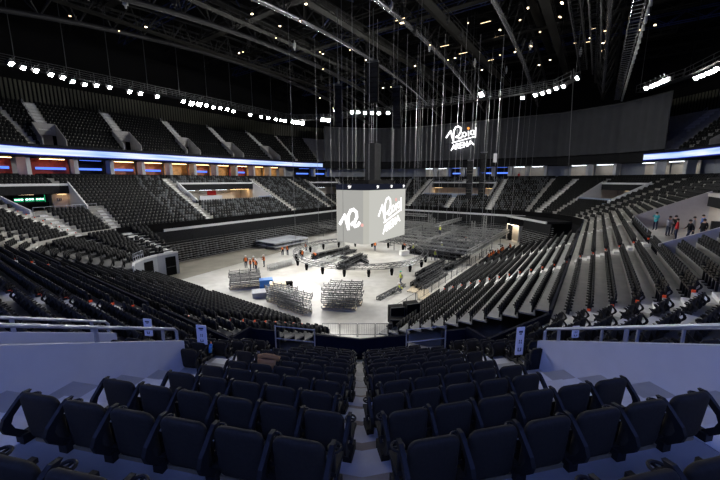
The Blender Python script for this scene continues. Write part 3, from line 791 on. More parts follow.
# small lamps in the upper vomitories
uw = MB()
bw = MB()
DB = ud(UR)+.9
for nm in ORDER:
    g = SEG[nm]
    band(bw, g, DB, DB+.3, 11.0, 44.0, 0)
    # corrugated lit cladding above the last row
    if nm in USEG:
        L_ = g.s1(DB)-g.s0(DB); n = int(L_/.55)
        for k in range(n):
            a = g.s0(DB)+L_*k/n
            band(bw, g, DB-.12, DB, 24.2, 28.2, 1, a, a+.3)
struct(bw.build('wall_bowl_back', [M_black, M_olive]))

# ------------------------------------------------------------------ ceiling
m = MB(); m.add([W(-60, -60, 44.2), W(150, -60, 44.2), W(150, 110, 44.2), W(-60, 110, 44.2)], [(0, 1, 2, 3)])
struct(m.build('ceiling', [M_roof]))
def zarch(u): return 34.5-4.6*((u-44)/43.0)**2
def roof_truss(v, label, r=.34, u0=-5, u1=91):
    o = empty('roof_truss', W(42, v, 34), ROT_U); c = o.location
    inv = Matrix.Rotation(-ROT_U, 3, 'Z')
    loc = lambda u, vv, z: inv @ (W(u, vv, z)-c)
    us = np.linspace(u0, u1, 25)
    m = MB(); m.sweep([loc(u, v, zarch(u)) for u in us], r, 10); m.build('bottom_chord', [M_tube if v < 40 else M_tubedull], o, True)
    for dv in (-1.6, 1.6):
        m = MB(); m.sweep([loc(u, v+dv, zarch(u)+3.4) for u in us], r*.6, 8); m.build('top_chord', [M_roofsteel], o, True)
    m = MB()
    for a, b in zip(us[:-1], us[1:]):
        for dv in (-1.6, 1.6):
            mid = (a+b)/2
            m.tube(loc(a, v, zarch(a)), loc(mid, v+dv, zarch(mid)+3.4), .11, 6); m.tube(loc(mid, v+dv, zarch(mid)+3.4), loc(b, v, zarch(b)), .11, 6)
    m.build('web', [M_roofsteel], o)
    return tag(o, label, 'truss', 'arched roof trusses')
for k, v in enumerate((60.0, 48.0, 37.0, 25.3, 13.2, 1.0)):
    roof_truss(v, ['arched roof truss nearest the left tier lights', 'arched roof truss ending above the left end of the curtain', 'arched steel roof truss, third from the left', 'shiny arched roof tube ending above the lit sign',
                   'thick shiny arched roof tube right of the lit sign', 'arched roof truss behind the ladder truss at right'][k])
def cross_beam(u, z, label, w=.5, hgt=1.1, m_=M_duct, v0=-22, v1=74):
    m = MB(); a = W(u, v0, 0); b = W(u, v1, 0)
    L = (b-a).length
    for sx in (-1, 1):
        m.box((0, sx*w/2, hgt/2), (L, .08, .14)); m.box((0, sx*w/2, -hgt/2), (L, .08, .14))
    n = int(L/2.2)
    for k in range(n):
        x = -L/2+L*k/n; s = 1 if k % 2 else -1
        for sx in (-1, 1): m.bar((x, sx*w/2, -s*hgt/2), (x+L/n, sx*w/2, s*hgt/2), .07)
    o = m.build('cross_beam', [m_], None, False, (a+b)/2+Vector((0, 0, z)), math.atan2((b-a).y, (b-a).x))
    return tag(o, label, 'beam', 'roof cross beams')
for k, u in enumerate(np.linspace(6, 92, 12)):
    cross_beam(u, 37.2+.6*math.sin(k*2.1), 'lattice roof cross beam, %s counted from the camera' % nth(k+1), .9, 1.5, M_duct if k % 3 else M_bluesteel)
# catwalks running along and across, ducts
def catwalk(a, b, z, label, w=1.1, lamps=0):
    a = Vector((*a, 0)); b = Vector((*b, 0)); L = (b-a).length
    o = empty('catwalk', (a+b)/2+Vector((0, 0, z)), math.atan2((b-a).y, (b-a).x))
    m = MB(); m.box((0, 0, 0), (L, w, .1)); m.build('deck', [M_duct], o)
    for sy in (-1, 1):
        m = MB(); 
        for hh in (.5, 1.05): m.bar((-L/2, sy*w/2, hh), (L/2, sy*w/2, hh), .05)
        n = int(L/2)
        for k in range(n+1): m.bar((-L/2+L*k/n, sy*w/2, 0), (-L/2+L*k/n, sy*w/2, 1.05), .05)
        m.build('guard_rail', [M_roofsteel], o)
    n = int(L/14)
    for k in range(n+1):
        m = MB(); m.bar((-L/2+L*k/n, 0, 0), (-L/2+L*k/n, 0, 40.5-z), .05); m.build('hanger', [M_roofsteel], o)
    return tag(o, label, 'catwalk', 'roof catwalks')
for k, v in enumerate((55.5, 43.0, 31.0, 19.5, 7.5)):
    catwalk(XY(2, v), XY(88, v), 33.2+.5*(k % 2), 'dark roof catwalk running lengthwise, %s from the left' % nth(k+1))
for k, u in enumerate((22, 36, 50, 64, 78)):
    catwalk(XY(u, -8), XY(u, 62), 35.6, 'dark roof catwalk running across the hall, %s from the camera' % nth(k+1))
for k, (u0, v0, u1, v1, z) in enumerate(((8, 34, 80, 34, 36.3), (10, 22, 84, 22, 36.0), (16, 46, 76, 46, 36.6), (12, 10, 80, 10, 36.2))):
    m = MB(); a = W(u0, v0, z); b = W(u1, v1, z); m.tube(a, b, .55, 14)
    tag(m.build('air_duct', [M_duct], None, True), 'round ventilation duct high under the roof, %s from the left' % nth([2, 3, 1, 4][k]), 'duct', 'roof ducts')
# rotated diagonal braces
bz = random.Random(3)
for k in range(26):
    u = bz.uniform(8, 84); v = bz.uniform(0, 60); z = bz.uniform(34.5, 38.5)
    u2 = u+bz.choice((-1, 1))*bz.uniform(5, 8); v2 = v+bz.choice((-1, 1))*bz.uniform(5, 9)
    m = MB(); m.tube(W(u, v, z), W(u2, v2, z+bz.uniform(.5, 2.5)), .10, 6)
    tag(m.build('roof_brace', [M_roofsteel if k % 4 else M_bluesteel]), 'thin diagonal steel brace among the dark roof trusses', 'brace', 'roof braces')
# hoists
for k in range(44):
    u = bz.uniform(14, 82); v = bz.uniform(2, 56); z = bz.uniform(33.0, 35.2)
    m = MB(); m.box((0, 0, 0), (.5, .35, .7)); m.box((0, 0, .5), (.16, .16, .5)); m.tube((0, 0, -.35), (0, 0, -.7), .12, 8)
    tag(m.build('chain_hoist', [M_roofsteel if k % 3 else M_alu], None, False, W(u, v, z), bz.uniform(0, 3)), 'small chain hoist hanging among the dark roof trusses', 'hoist', 'roof chain hoists')
# small work lamps under the roof
wl = [(33.12, 31.18, 33.0), (38.36, 50.67, 33.0), (38.25, 51.6, 33.0), (45.72, 40.15, 33.0), (46.69, 40.34, 33.0), (48.83, 42.25, 31.5), (24.84, 53.82, 33.0), (23.21, 58.37, 33.0), (44.24, 24.01, 33.0), (49.38, 16.66, 33.0), (54.15, 13.61, 33.0), (63.08, 10.93, 33.0), (68.57, 10.37, 31.5), (63.12, 1.37, 33.0), (68.2, 1.56, 33.0), (72.05, 1.79, 33.0), (50.65, 5.74, 33.0), (54.58, 6.26, 33.0), (65.73, 39.98, 31.5), (66.03, 38.18, 31.5), (81.97, 37.81, 31.5), (58.15, 9.04, 33.0), (61.36, 22.68, 33.0), (61.62, 24.05, 33.0), (65.67, 19.16, 31.5), (75.3, 61.8, 31.5), (64.67, 57.08, 31.5), (37.73, 41.82, 33.0), (35.34, 38.28, 33.0), (35.87, 34.94, 33.0), (30.95, 38.61, 33.0), (17.71, 58.45, 33.0), (49.61, 9.3, 33.0), (52.49, 10.71, 33.0), (72.02, 9.19, 33.0), (65.7, 5.13, 33.0), (64.79, 3.18, 33.0), (65.57, -2.7, 33.0), (64.74, -4.24, 33.0), (64.37, 15.9, 33.0), (64.36, 13.53, 33.0), (53.48, 23.94, 33.0), (56.79, 28.1, 31.5), (47.89, 35.54, 33.0), (53.26, 35.99, 33.0)]   # u, v, z
F_ = 335.0; TH = math.atan(60/335.0); CAMH = 12.0
for k, q in enumerate(wl):
    p = W(*q)
    o = empty('work_lamp', p, bz.uniform(0, 3))
    m = MB(); m.box((0, 0, .12), (.34, .22, .16)); m.tube((0, 0, .2), (0, 0, 1.6), .02, 6); m.build('housing', [M_dark], o)
    big = k in [8, 11, 16, 17, 20]
    m = MB(); m.box((0, 0, .0), ((.5 if big else .24), .18, .1)); m.build('lens', [E_work if k % 2 == 0 else E_workdim], o)
    tag(o, 'small warm work lamp hanging among the dark roof trusses', 'lamp', 'roof work lamps')

for k in range(18):
    u = 30+bz.uniform(0, 46); v = bz.uniform(0, 30); z = bz.uniform(34.2, 36.8)
    o = empty('strip_lamp', W(u, v, z), ROT_U+PI/2+bz.uniform(-.1, .1))
    m = MB(); m.box((0, 0, .06), (1.6, .16, .08)); m.tube((-.6, 0, .1), (-.6, 0, 1.2), .02, 6); m.tube((.6, 0, .1), (.6, 0, 1.2), .02, 6); m.build('housing', [M_dark], o)
    m = MB(); m.box((0, 0, 0), (1.5, .1, .05)); m.build('tube_lamp', [E_workdim], o)
    tag(o, 'dim warm strip lamp among the dark steel under the roof', 'lamp', 'roof strip lamps')

# straight ladder trusses at right with vertical lamps
def ladder_truss(v, z, u0, u1, label, lamps=0, w=1.1):
    o = empty('ladder_truss', W((u0+u1)/2, v, z), ROT_U); L = u1-u0
    m = MB()
    for sy in (-w/2, w/2): m.tube((-L/2, sy, 0), (L/2, sy, 0), .07, 8); m.tube((-L/2, sy, .8), (L/2, sy, .8), .05, 8)
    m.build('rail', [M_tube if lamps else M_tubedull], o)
    m = MB(); n = int(L/1.1)
    for k in range(n+1):
        x = -L/2+L*k/n; m.bar((x, -w/2, 0), (x, w/2, 0), .07); m.bar((x, -w/2, 0), (x, -w/2, .8), .05); m.bar((x, w/2, 0), (x, w/2, .8), .05)
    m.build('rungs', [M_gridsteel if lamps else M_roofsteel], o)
    m = MB()
    for k in range(6): x = -L/2+L*(k+.5)/6; m.bar((x, 0, .8), (x, 0, 40-z), .04)
    m.build('hanger', [M_steel], o)
    for k in range(lamps):
        x = -L/2+L*(k+.5)/lamps; mm = MB(); mm.tube((x, -w/2-.35, -.7), (x, -w/2-.35, .3), .18, 10, r2=.13); mm.build('lamp', [M_alu], o, True)
    return tag(o, label, 'truss')
ladder_truss(-1.6, 30.0, 44, 104, 'long ladder-like lighting truss with hanging lamps at upper right', 26)
ladder_truss(2.2, 30.5, 36, 76, 'dark ladder-like truss left of the lamp-hung truss', 0)
ladder_truss(4.2, 31.5, 36, 76, 'second dark ladder-like truss, beside the thick shiny roof tube', 0)

# ------------------------------------------------------------------ flood ring
ringpts = [W(2, 60, 0), W(57, 60, 0), W(62, 52, 0), W(63, 40, 0), W(62.5, 15, 0), W(61, 6.5, 0), W(57.5, 4.0, 0)]
ZC = 25.7
def light_catwalk(pts, label):
    o = empty('lighting_catwalk', pts[0]+Vector((0, 0, ZC))); c = pts[0]
    m = MB(); m2 = MB()
    for a, b in zip(pts[:-1], pts[1:]):
        a = a-c; b = b-c; d = (b-a).normalized(); r = Vector((-d.y, d.x, 0))
        m.bar(a, b, 1.2, .12)
        for sg in (-.6, .6):
            for hh in (.5, 1.05): m2.bar(a+r*sg+Vector((0, 0, hh)), b+r*sg+Vector((0, 0, hh)), .05)
            n = max(1, int((b-a).length/1.6))
            for k in range(n+1): q = a+(b-a)*(k/n)+r*sg; m2.bar(q, q+Vector((0, 0, 1.05)), .05)
        n = max(1, int((b-a).length/5))
        for k in range(n+1): q = a+(b-a)*(k/n); m2.bar(q, q+Vector((0, 0, 40-ZC)), .06)
    m.build('deck', [M_dark], o); m2.build('guard_rail', [M_steel], o)
    return tag(o, label, 'catwalk', 'lighting catwalks')
light_catwalk(ringpts, 'curved lighting catwalk above the left tier and across the hall')
light_catwalk([W(72, -4, 0), W(65, -8.6, 0), W(56, -11.5, 0), W(44, -13, 0)], 'curved lighting catwalk carrying floodlights at upper right')
TARGET = W(40, 27, 0)
FLOODS = [(10.88, 56.59), (12.01, 57.38), (13.2, 57.61), (14.71, 58.18), (15.98, 58.55), (17.32, 59.75), (18.77, 60.21), (19.91, 59.44), (21.38, 59.15), (23.98, 59.28), (25.46, 59.22), (27.85, 59.07), (32.03, 59.1), (33.61, 59.46), (34.83, 59.07), (35.99, 58.81), (37.66, 59.34), (38.9, 59.07), (40.18, 58.8), (41.96, 59.51), (46.1, 59.77), (48.82, 59.71), (50.82, 59.88), (52.63, 59.4), (54.12, 59.45), (55.07, 59.2), (57.03, 58.68), (58.04, 58.42), (59.7, 58.46), (59.03, 51.34), (59.85, 50.6), (52.6, 42.68), (56.01, 41.14), (56.69, 40.17), (57.89, 39.32), (58.69, 38.18), (59.92, 37.31), (60.69, 35.68), (56.32, 16.21), (62.45, 11.38), (61.49, 9.36), (61.09, 8.34), (60.32, 7.38), (59.04, 6.29), (58.4, 5.36), (54.77, 3.53), (66.22, -4.43), (65.35, -5.0), (64.43, -5.44), (63.24, -5.82), (62.63, -6.15), (63.7, -9.22), (62.67, -9.6), (61.68, -9.96), (60.94, -10.25), (59.9, -10.38)]   # u, v on the lighting catwalks
FROW = ['left']*29 + ['far']*9 + ['far right']*8 + ['right edge']*10
fp = empty('floodlight')
m = MB(); m.box((0, 0, 0), (.62, .28, .52)); m.box((0, .22, 0), (.5, .18, .4)); m.build('housing', [M_dark], fp)
m = MB(); m.box((0, -.15, 0), (.54, .02, .44)); m.build('lens', [E_flood], fp)
m = MB(); m.bar((-.36, 0, 0), (-.36, 0, .5), .05); m.bar((.36, 0, 0), (.36, 0, .5), .05); m.bar((-.36, 0, .5), (.36, 0, .5), .05); m.bar((0, 0, .5), (0, 0, .9), .06); m.build('yoke', [M_steel], fp)
FP = Proto(fp)
BIGF = [13, 14, 26, 27, 28, 29, 30, 38]
side_n = {}
spots = []
for k, (fu, fv) in enumerate(FLOODS):
    row = FROW[k]
    side_n[row] = side_n.get(row, 0)+1
    p = W(fu, fv, 25.2)
    dv = (TARGET-p); rz = math.atan2(dv.y, dv.x)+PI/2
    o = FP.place(p, rz, 'lit white floodlight, %s from the left in the %s row of roof floodlights' % (nth(side_n[row]), row), 'floodlight', 'roof floodlights')
    o.rotation_euler = (0, 0, rz)
    # lens tilts down
    tilt = math.radians(38)
    o.rotation_euler = (tilt, 0, rz)
    if k in BIGF: o.scale = (1.5, 1.2, 1.5)
    spots.append((k, p, o))
def spot(o, p, target, energy, size, blend, col=(1, .975, .935)):
    L = bpy.data.lights.new('flood_beam', 'SPOT'); L.energy = energy; L.spot_size = math.radians(size); L.spot_blend = blend
    L.color = col; L.shadow_soft_size = .35
    lo = bpy.data.objects.new('flood_beam', L); COL.objects.link(lo)
    q = (target-p); lo.location = p+q.normalized()*.7
    lo.rotation_euler = q.to_track_quat('-Z', 'Y').to_euler()
    return lo
rs = random.Random(5)
STAND = {2: W(56, -6, 9), 5: W(50, -6, 8), 8: W(44, -4, 7), 11: W(34, 0, 5), 14: W(50, 0, 5), 30: W(20, 56, 9), 33: W(10, 44, 8),
         38: W(24, 60, 12), 40: W(34, 68, 19), 42: W(48, 64, 12), 44: W(60, 68, 19), 46: W(40, 62, 10), 48: W(24, 70, 20), 50: W(55, 60, 10), 52: W(30, 58, 8), 54: W(70, 62, 12)}
for k, p, o in spots:
    row = FROW[k]; fu, fv = FLOODS[k]
    if k in STAND: spot(o, p, STAND[k], 3500 if STAND[k].z > 15 else (11500 if k < 20 else 9000), 78 if STAND[k].z < 15 else 60, .8)
    if k % 2 and row == 'left' and k < 26: continue
    if k % 5 == 0:
        spot(o, p, W(58+rs.uniform(-6, 8), 24+rs.uniform(-8, 10), 0), 2600, 60, .7)
    en = 5200
    if row == 'left': tg = W(max(23, min(40, fu*.40+17)), 24+rs.uniform(-5, 6), 0)
    elif row == 'far': tg = W(30+rs.uniform(-6, 6), 22+rs.uniform(-4, 8), 0); en = 5200
    elif row == 'far right': tg = W(28+rs.uniform(-6, 10), 18+rs.uniform(-8, 10), 0); en = 5200
    else: tg = W(30+rs.uniform(-6, 8), 22+rs.uniform(-6, 8), 0); en = 5200
    spot(o, p, tg, en*1.1, 48, .9)

# ------------------------------------------------------------------ seats
def rrect(w, z0, z1, r, n=5):
    pts = []
    for cx, cz, a0 in ((w/2-r, z1-r, 0), (-w/2+r, z1-r, PI/2), (-w/2+r*.6, z0+r*.6, PI), (w/2-r*.6, z0+r*.6, 1.5*PI)):
        rr = r if a0 < PI else r*.6
        for k in range(n+1):
            t = a0+PI/2*k/n; pts.append((cx+rr*math.cos(t), cz+rr*math.sin(t)))
    return pts
def lean(y, z): return y-(z-.34)*0.09
def back_mesh():
    m = MB(); layers = []
    for off, y in ((.06, -.016), (.022, -.014), (.006, -.006), (0, 0.010), (0, .030), (.010, .046), (.05, .055)):
        pts = rrect(.415-2*off, .42+off, .90-off, .085-min(off, .03)*.6)
        layers.append([(x, lean(y+0.020*(x/.22)**2, z), z) for x, z in pts])
    n = len(layers[0])
    for L_ in layers: m.v.extend(L_)
    for a in range(len(layers)-1):
        for k in range(n): m.f.append((a*n+k, a*n+(k+1) % n, (a+1)*n+(k+1) % n, (a+1)*n+k)); m.m.append(0)
    for base, flip in ((0, True), ((len(layers)-1)*n, False)):
        y0 = -.016 if flip else .055
        c = len(m.v); m.v.append((0, lean(y0, .66), .66))
        for k in range(n):
            q = (base+k, base+(k+1) % n, c); m.f.append(q[::-1] if not flip else q); m.m.append(0)
    return m
seat = empty('stadium_seat')
bk = back_mesh().build('backrest', [M_fabric], seat, True)
m = MB()
prof = [(.09, .42), (.15, .38), (.20, .42), (.18, .54), (.15, .58), (.11, .55)]
m.prism([Vector((-.205, y, z)) for y, z in prof], (.41, 0, 0)); m.build('seat', [M_fabric], seat)
m = MB()
fr = [(.09, .85), (.03, .855), (-.01, .83), (-.15, .70), (-.18, .63), (-.16, .56), (-.02, .41), (.06, .41), (-.085, .57), (-.105, .63), (-.08, .69)]
m.prism([Vector((-.268, y, z)) for y, z in fr], (.036, 0, 0))
m.box((-.25, .15, .58), (.05, .22, .035)); m.bar((-.25, .03, .40), (-.25, .22, .56), .035)
m.build('armrest', [M_arm], seat)
m = MB(); m.ring((-.25, .10, .77), .05, .011, 14, 6); m.bar((-.298, .10, .766), (-.202, .10, .766), .012); m.bar((-.25, .052, .766), (-.25, .148, .766), .012); m.bar((-.25, .06, .60), (-.25, .06, .77), .03)
m.build('cup_holder', [M_arm], seat, True)
m = MB(); m.box((-.25, .02, .425), (.09, .16, .09)); m.box((-.25, .16, .22), (.06, .08, .44)); m.box((-.25, .2, .015), (.12, .2, .03)); m.bar((-.25, .10, .40), (.0, .10, .43), .05); m.build('leg', [M_arm], seat)
m = MB(); m.box((-.25, .02, .425), (.09, .16, .09)); m.box((-.25, .16, .22), (.06, .08, .44)); m.box((-.25, .2, .015), (.12, .2, .03)); end_leg_me = m.mesh('leg', [M_arm])
SEATP = Proto(seat)
arm_me = [c for c in kids(seat) if c.name.startswith('armrest')][0].data
cup_me = [c for c in kids(seat) if c.name.startswith('cup_holder')][0].data
leg_me = [c for c in kids(seat) if c.name.startswith('leg')][0].data

def low_seat():     # light version for the mass
    v = []; f = []
    def bx(x0, x1, y0, y1, z0, z1, sh=0.0, chamf=0.0):
        o = len(v)
        P = [(x0,y0,z0),(x1,y0,z0),(x1,y1,z0),(x0,y1,z0),(x0+chamf,y0-sh,z1),(x1-chamf,y0-sh,z1),(x1-chamf,y1-sh,z1),(x0+chamf,y1-sh,z1)]
        v.extend(P)
        for q in ((4,5,6,7),(0,1,5,4),(1,2,6,5),(2,3,7,6),(3,0,4,7)): f.append(tuple(i+o for i in q))
    bx(-.205, .205, -.02, .05, .36, .80, .04); 
    bx(-.205, .205, -.06, .01, .80, .90, .008, .05)
    bx(-.20, .20, .07, .14, .38, .70, -.005)
    bx(-.265, -.235, -.10, .22, .56, .64)
    bx(-.275, -.225, -.02, .08, 0, .56)
    return np.array(v, dtype=np.float32), np.array(f, dtype=np.int32)
LSV, LSF = low_seat()
def fold_seat():
    v = []; f = []
    def bx(x0, x1, y0, y1, z0, z1):
        o = len(v); v.extend([(x0,y0,z0),(x1,y0,z0),(x1,y1,z0),(x0,y1,z0),(x0,y0,z1),(x1,y0,z1),(x1,y1,z1),(x0,y1,z1)])
        for q in ((4,5,6,7),(0,1,5,4),(1,2,6,5),(2,3,7,6),(3,0,4,7)): f.append(tuple(i+o for i in q))
    bx(-.21, .21, 0, .12, 0, .24)
    return np.array(v, dtype=np.float32), np.array(f, dtype=np.int32)
FSV, FSF = fold_seat()

def proj(p):
    x, y, z = p[0], p[1], p[2]-CAMH
    zc = y*math.cos(TH)-z*math.sin(TH); yc = y*math.sin(TH)+z*math.cos(TH)
    if zc < .3: return None
    return (360+F_*x/zc, 240-F_*yc/zc, zc)

ALLS = []      # (pos, rz, depth, info, matidx)
rsd = random.Random(11)
def add_row(nm, i, d, z, ivs, tier):
    g = SEG[nm]; row = []
    for (p, q) in ivs:
        n = int((q-p)/.5)
        if n < 1: continue
        ex = (q-p)-n*.5
        for k in range(n):
            row.append((p+.25+ex*.5+k*.5, k, n, (p, q)))
    for s, k, n, iv in row:
        ALLS.append([g.P(s, d, z), g.rz, tier, nm, i, s, k, n, iv])
for nm in ORDER:
    g = SEG[nm]
    for i in range(-1 if nm in ('f1', 'f2') else 0, NR):
        d = eb(i)+.12; z = zr(i)
        cuts = [(a-.1, b+.1) for a, b, i0, i1 in CUT[nm] if i0 <= i <= i1]
        cuts += [(s-(.68 if nm in ('f1', 'f2') else .58), s+(.68 if nm in ('f1', 'f2') else .58)) for s in aisle_at(nm, i) if not (nm == 'L' and s > sL(20) and i > 6)]
        lo, hi = g.s0(d-.4)+.28, g.s1(d-.4)-.28
        if nm == 'f1':
            stag = [.0, .10, .22, .05, .20, .0, .22, .03, .18, .06, .0, .10][i % 12]
            hi = g.s1(d)-.30-stag*.0
            if i >= 5:  # near block: count out from the centre aisle
                n = [0]*5+[3, 4, 4, 5, 5, 6, 6, 7, 7, 8, 8, 8, 9, 9][:NR-5]
        if nm == 'f2': lo = g.s0(d)+.30
        ivs = sub((lo, hi), cuts)
        if nm in ('f1', 'f2'):
            # pack seats against the centre aisle, rows staggered by part of a seat
            gL_ = {10: .24, 9: .14, 8: .34, 7: .28, 6: .18}.get(i, .30 if i % 2 else .20); gR_ = {10: .30, 9: .23, 8: .10, 7: .31, 6: .17}.get(i, .28 if i % 2 else .14)
            out = []
            for a, b in ivs:
                if nm == 'f1' and abs(b-hi) < .01:
                    b = g.s1(d)-gL_; n = int((b-a+.2)/.5); out.append((b-n*.5, b))
                elif nm == 'f2' and abs(a-lo) < .01:
                    a = g.s0(d)+gR_; n = int((b-a+.2)/.5); out.append((a, a+n*.5))
                else: out.append((a, b))
            ivs = [(a, b+.001) for a, b in out]
        if nm in ('R2', 'K1', 'F3') and 7 <= i <= 14: continue
        add_row(nm, i, d, z, ivs, 'bowl')
for nm, span, ais in (('A', LOWA, [sA(17.9), sA(32.0)]), ('B', LOWB, [sB(32.8), sB(46.0)])):
    for k in range(LOWR):
        add_row(nm, k, -0.14-LD*k-.18, low_z(k), sub((span[0]+.1, span[1]-.1), [(s-.62, s+.62) for s in ais]), 'low')
for nm in ('L', 'K1', 'K2', 'K3'):
    g = SEG[nm]
    for k in range(8):
        d = -.14-.89*k-.16; add_row(nm, k, d, 5.2-.30*(k+1), sub(((g.s0(d-.5) if nm != 'L' else sL(21.2))+.2, g.s1(d-.5)-.2), [(s-.6, s+.6) for s in AIS[nm]] if nm != 'L' else [(sL(18.3+.3*k)-.6, sL(18.3+.3*k)+.6)]), 'corner')
for nm in ('L', 'K1', 'K2', 'K3', 'R1', 'R2', 'B', 'F3'):
    g = SEG[nm]
    for i in range(UR):
        d = ud(i+1)-.14
        lo, hi = g.s0(d-.4)+.2, g.s1(d-.4)-.2
        if nm == 'B': lo = sB(40)
        if nm == 'F3': lo = -1.0
        if nm == 'R2': hi = -3.4
        add_row(nm, i, d, uz(i), sub((lo, hi), [(s-1.45, s+1.45) if 1 <= i <= 5 else (s-.62, s+.62) for s in UAIS[nm]]), 'upper')
for nm in ('L', 'E', 'R1', 'R2', 'R3', 'F1', 'F2', 'F3'):
    g = SEG[nm]
    for i in range(2):
        d = DS+.95+.75*i; add_row(nm, i, d, 12.06, [(g.s0(d)+.2, g.s1(d)-.2)], 'suite')

WALLPOLY = []
def hidden(p):
    q = proj(p)
    if q is None: return True
    x, y, zc = q
    if not (-6 < x < 726 and 0 < y < 500): return True
    if 341 < y and zc > 5.5:
        if x < 184 and y > 341: return True
        if x > 529 and y > 341: return True
    return False
cand = []
for a in ALLS:
    P = a[0]; q = proj((P.x, P.y, P.z+.88))
    if q is None or hidden((P.x, P.y, P.z+.86)): continue
    fwd = Vector((-math.sin(a[1]), math.cos(a[1]), 0)); 
    cand.append((q[2], id(a), a))
cand.sort(key=lambda t: t[0])
HERO = set(t[1] for t in cand[:300])
GRP = 'black tip-up seats nearest the camera'
nearest_i = max((a[4] for a in ALLS if id(a) in HERO and a[3] in ('f1', 'f2')))
cnt = {}
def row_phrase(i):
    return 'row %s behind the navy parapet' % nth(i+1)
used_labels = {}
for a in ALLS:
    if id(a) not in HERO: continue
    P, rz, tier, nm, i, s, k, n, iv = a
    if nm in ('f1', 'f2') and ((nm == 'f1' and s > aisle_at(nm, i)[0]) or (nm == 'f2' and s < aisle_at(nm, i)[0])):
        idx = (n-k) if nm == 'f1' else (k+1)
        side = 'left' if nm == 'f1' else 'right'
        r = nearest_i-i+1
        lab = 'black seat, %s %s of the centre aisle, %s row from the picture bottom' % (nth(idx), side, nth(r))
    else:
        stairs = {'f1': ['the stairs by the left white wall'], 'f2': ['the stairs by the right white wall'], 'A': ['the farther left stairs', 'the nearer left stairs'],
                  'f3': ['the right corner stairs'], 'B': ['the nearer right stairs', 'the farther right stairs', 'the third right stairs', 'the last right stairs']}.get(nm, ['the corner stairs'])
        ai = aisle_at(nm, i); q = min(range(len(ai)), key=lambda x: abs(ai[x]-s)) if ai else 0
        if ai and s < ai[q]: w_, idx = 'left', n-k
        else: w_, idx = 'right', k+1
        lab = 'black seat, %s %s of %s, %s row above parapet' % (nth(idx), w_, stairs[q], nth(i+(2 if nm in ('f1', 'f2') else 1)))
    c = used_labels.get(lab, 0); used_labels[lab] = c+1
    if c: lab = lab.replace('black seat', 'black seat past the white walls')
    o = SEATP.place(P, rz, lab, 'seat', GRP)
    if k == n-1:
        for me, nme in ((arm_me, 'armrest'), (cup_me, 'cup_holder'), (end_leg_me, 'leg')):
            e = bpy.data.objects.new(nme, me); COL.objects.link(e); e.parent = o; e.location = (.5, 0, 0)

rest = [a for a in ALLS if id(a) not in HERO]
def inst(items, V, F):
    n = len(items); pos = np.array([tuple(a[0]) for a in items], dtype=np.float32); ang = np.array([a[1] for a in items], dtype=np.float32)
    c, s = np.cos(ang)[:, None], np.sin(ang)[:, None]
    X = V[None, :, 0]*c-V[None, :, 1]*s+pos[:, 0:1]; Y = V[None, :, 0]*s+V[None, :, 1]*c+pos[:, 1:2]; Z = V[None, :, 2]+pos[:, 2:3]
    vv = np.stack([X, Y, Z], -1).reshape(-1, 3); ff = (F[None]+(np.arange(n)*len(V))[:, None, None]).reshape(-1, 4)
    return vv, ff
fold_items = []
for nm, p, q in (('L', sL(64), sL(21.6)), ('E', sE(14.5), sE(37.5)), ('R2', -3.9, 3.4)):
    g = SEG[nm]
    for k in range(13 if nm != 'R2' else 12):
        z = .25+.345*k; off = -.9+.055*k-.20-(4.6 if nm == 'R2' else 0)
        for j in range(int((q-p)/.56)): fold_items.append([g.P(p+.3+.56*j, off+.1, z), g.rz])
v1, f1_ = inst(rest, LSV, LSF); v2, f2_ = inst(fold_items, FSV, FSF)
vv = np.concatenate([v1, v2]); ff = np.concatenate([f1_, f2_+len(v1)])
rr = np.random.RandomState(4)
gm = []
for a in rest:
    g_ = 1 if ((a[3] == 'E' or (a[3] == 'L' and a[5] < sL(25.5))) and a[2] == 'bowl' and rr.rand() < .42) else 0
    gm.append(g_)
mi = np.concatenate([np.repeat(np.array(gm, dtype=np.int32), len(LSF)), np.repeat((rr.rand(len(fold_items)) < .25).astype(np.int32), len(FSF))])
me = bpy.data.meshes.new('distant_seats'); me.vertices.add(len(vv)); me.vertices.foreach_set('co', vv.ravel())
me.loops.add(len(ff)*4); me.loops.foreach_set('vertex_index', ff.ravel().astype(np.int32))
me.polygons.add(len(ff)); me.polygons.foreach_set('loop_start', np.arange(len(ff), dtype=np.int32)*4)
me.materials.append(M_seatfar); me.materials.append(M_seatgrey); me.polygons.foreach_set('material_index', mi)
me.update(calc_edges=True); me.validate()
o = bpy.data.objects.new('distant_seats', me); COL.objects.link(o)
tag(o, 'thousands of black and grey tip-up seats filling the distant stands', 'seats', None, 'stuff')
print('SEATS', len(ALLS), 'hero', len(HERO), 'far depth', cand[min(299, len(cand)-1)][0])

# seat mounting rails under the near rows
for nm in ('f1', 'f2'):
    rows = sorted(set(a[4] for a in ALLS if id(a) in HERO and a[3] == nm))
    for i in rows:
        xs = [a[5] for a in ALLS if id(a) in HERO and a[3] == nm and a[4] == i and ((nm == 'f1' and a[5] > aisle_at(nm, i)[0]) or (nm == 'f2' and a[5] < aisle_at(nm, i)[0]))]
        if len(xs) < 2: continue
        g = SEG[nm]; d = eb(i)+.10; c = g.P((min(xs)+max(xs))/2, d, zr(i)); L_ = max(xs)-min(xs)+.3
        m = MB(); m.box((0, 0, .40), (L_, .05, .035)); m.box((0, 0, .42), (L_, .015, .01))
        o = m.build('mounting_rail', [M_tan], None, False, c, g.rz)
        tag(o, 'tan rail under seats %s of centre aisle, %s row from picture bottom' % ('left' if nm == 'f1' else 'right', nth(nearest_i-i+1)), 'rail', 'seat mounting rails')

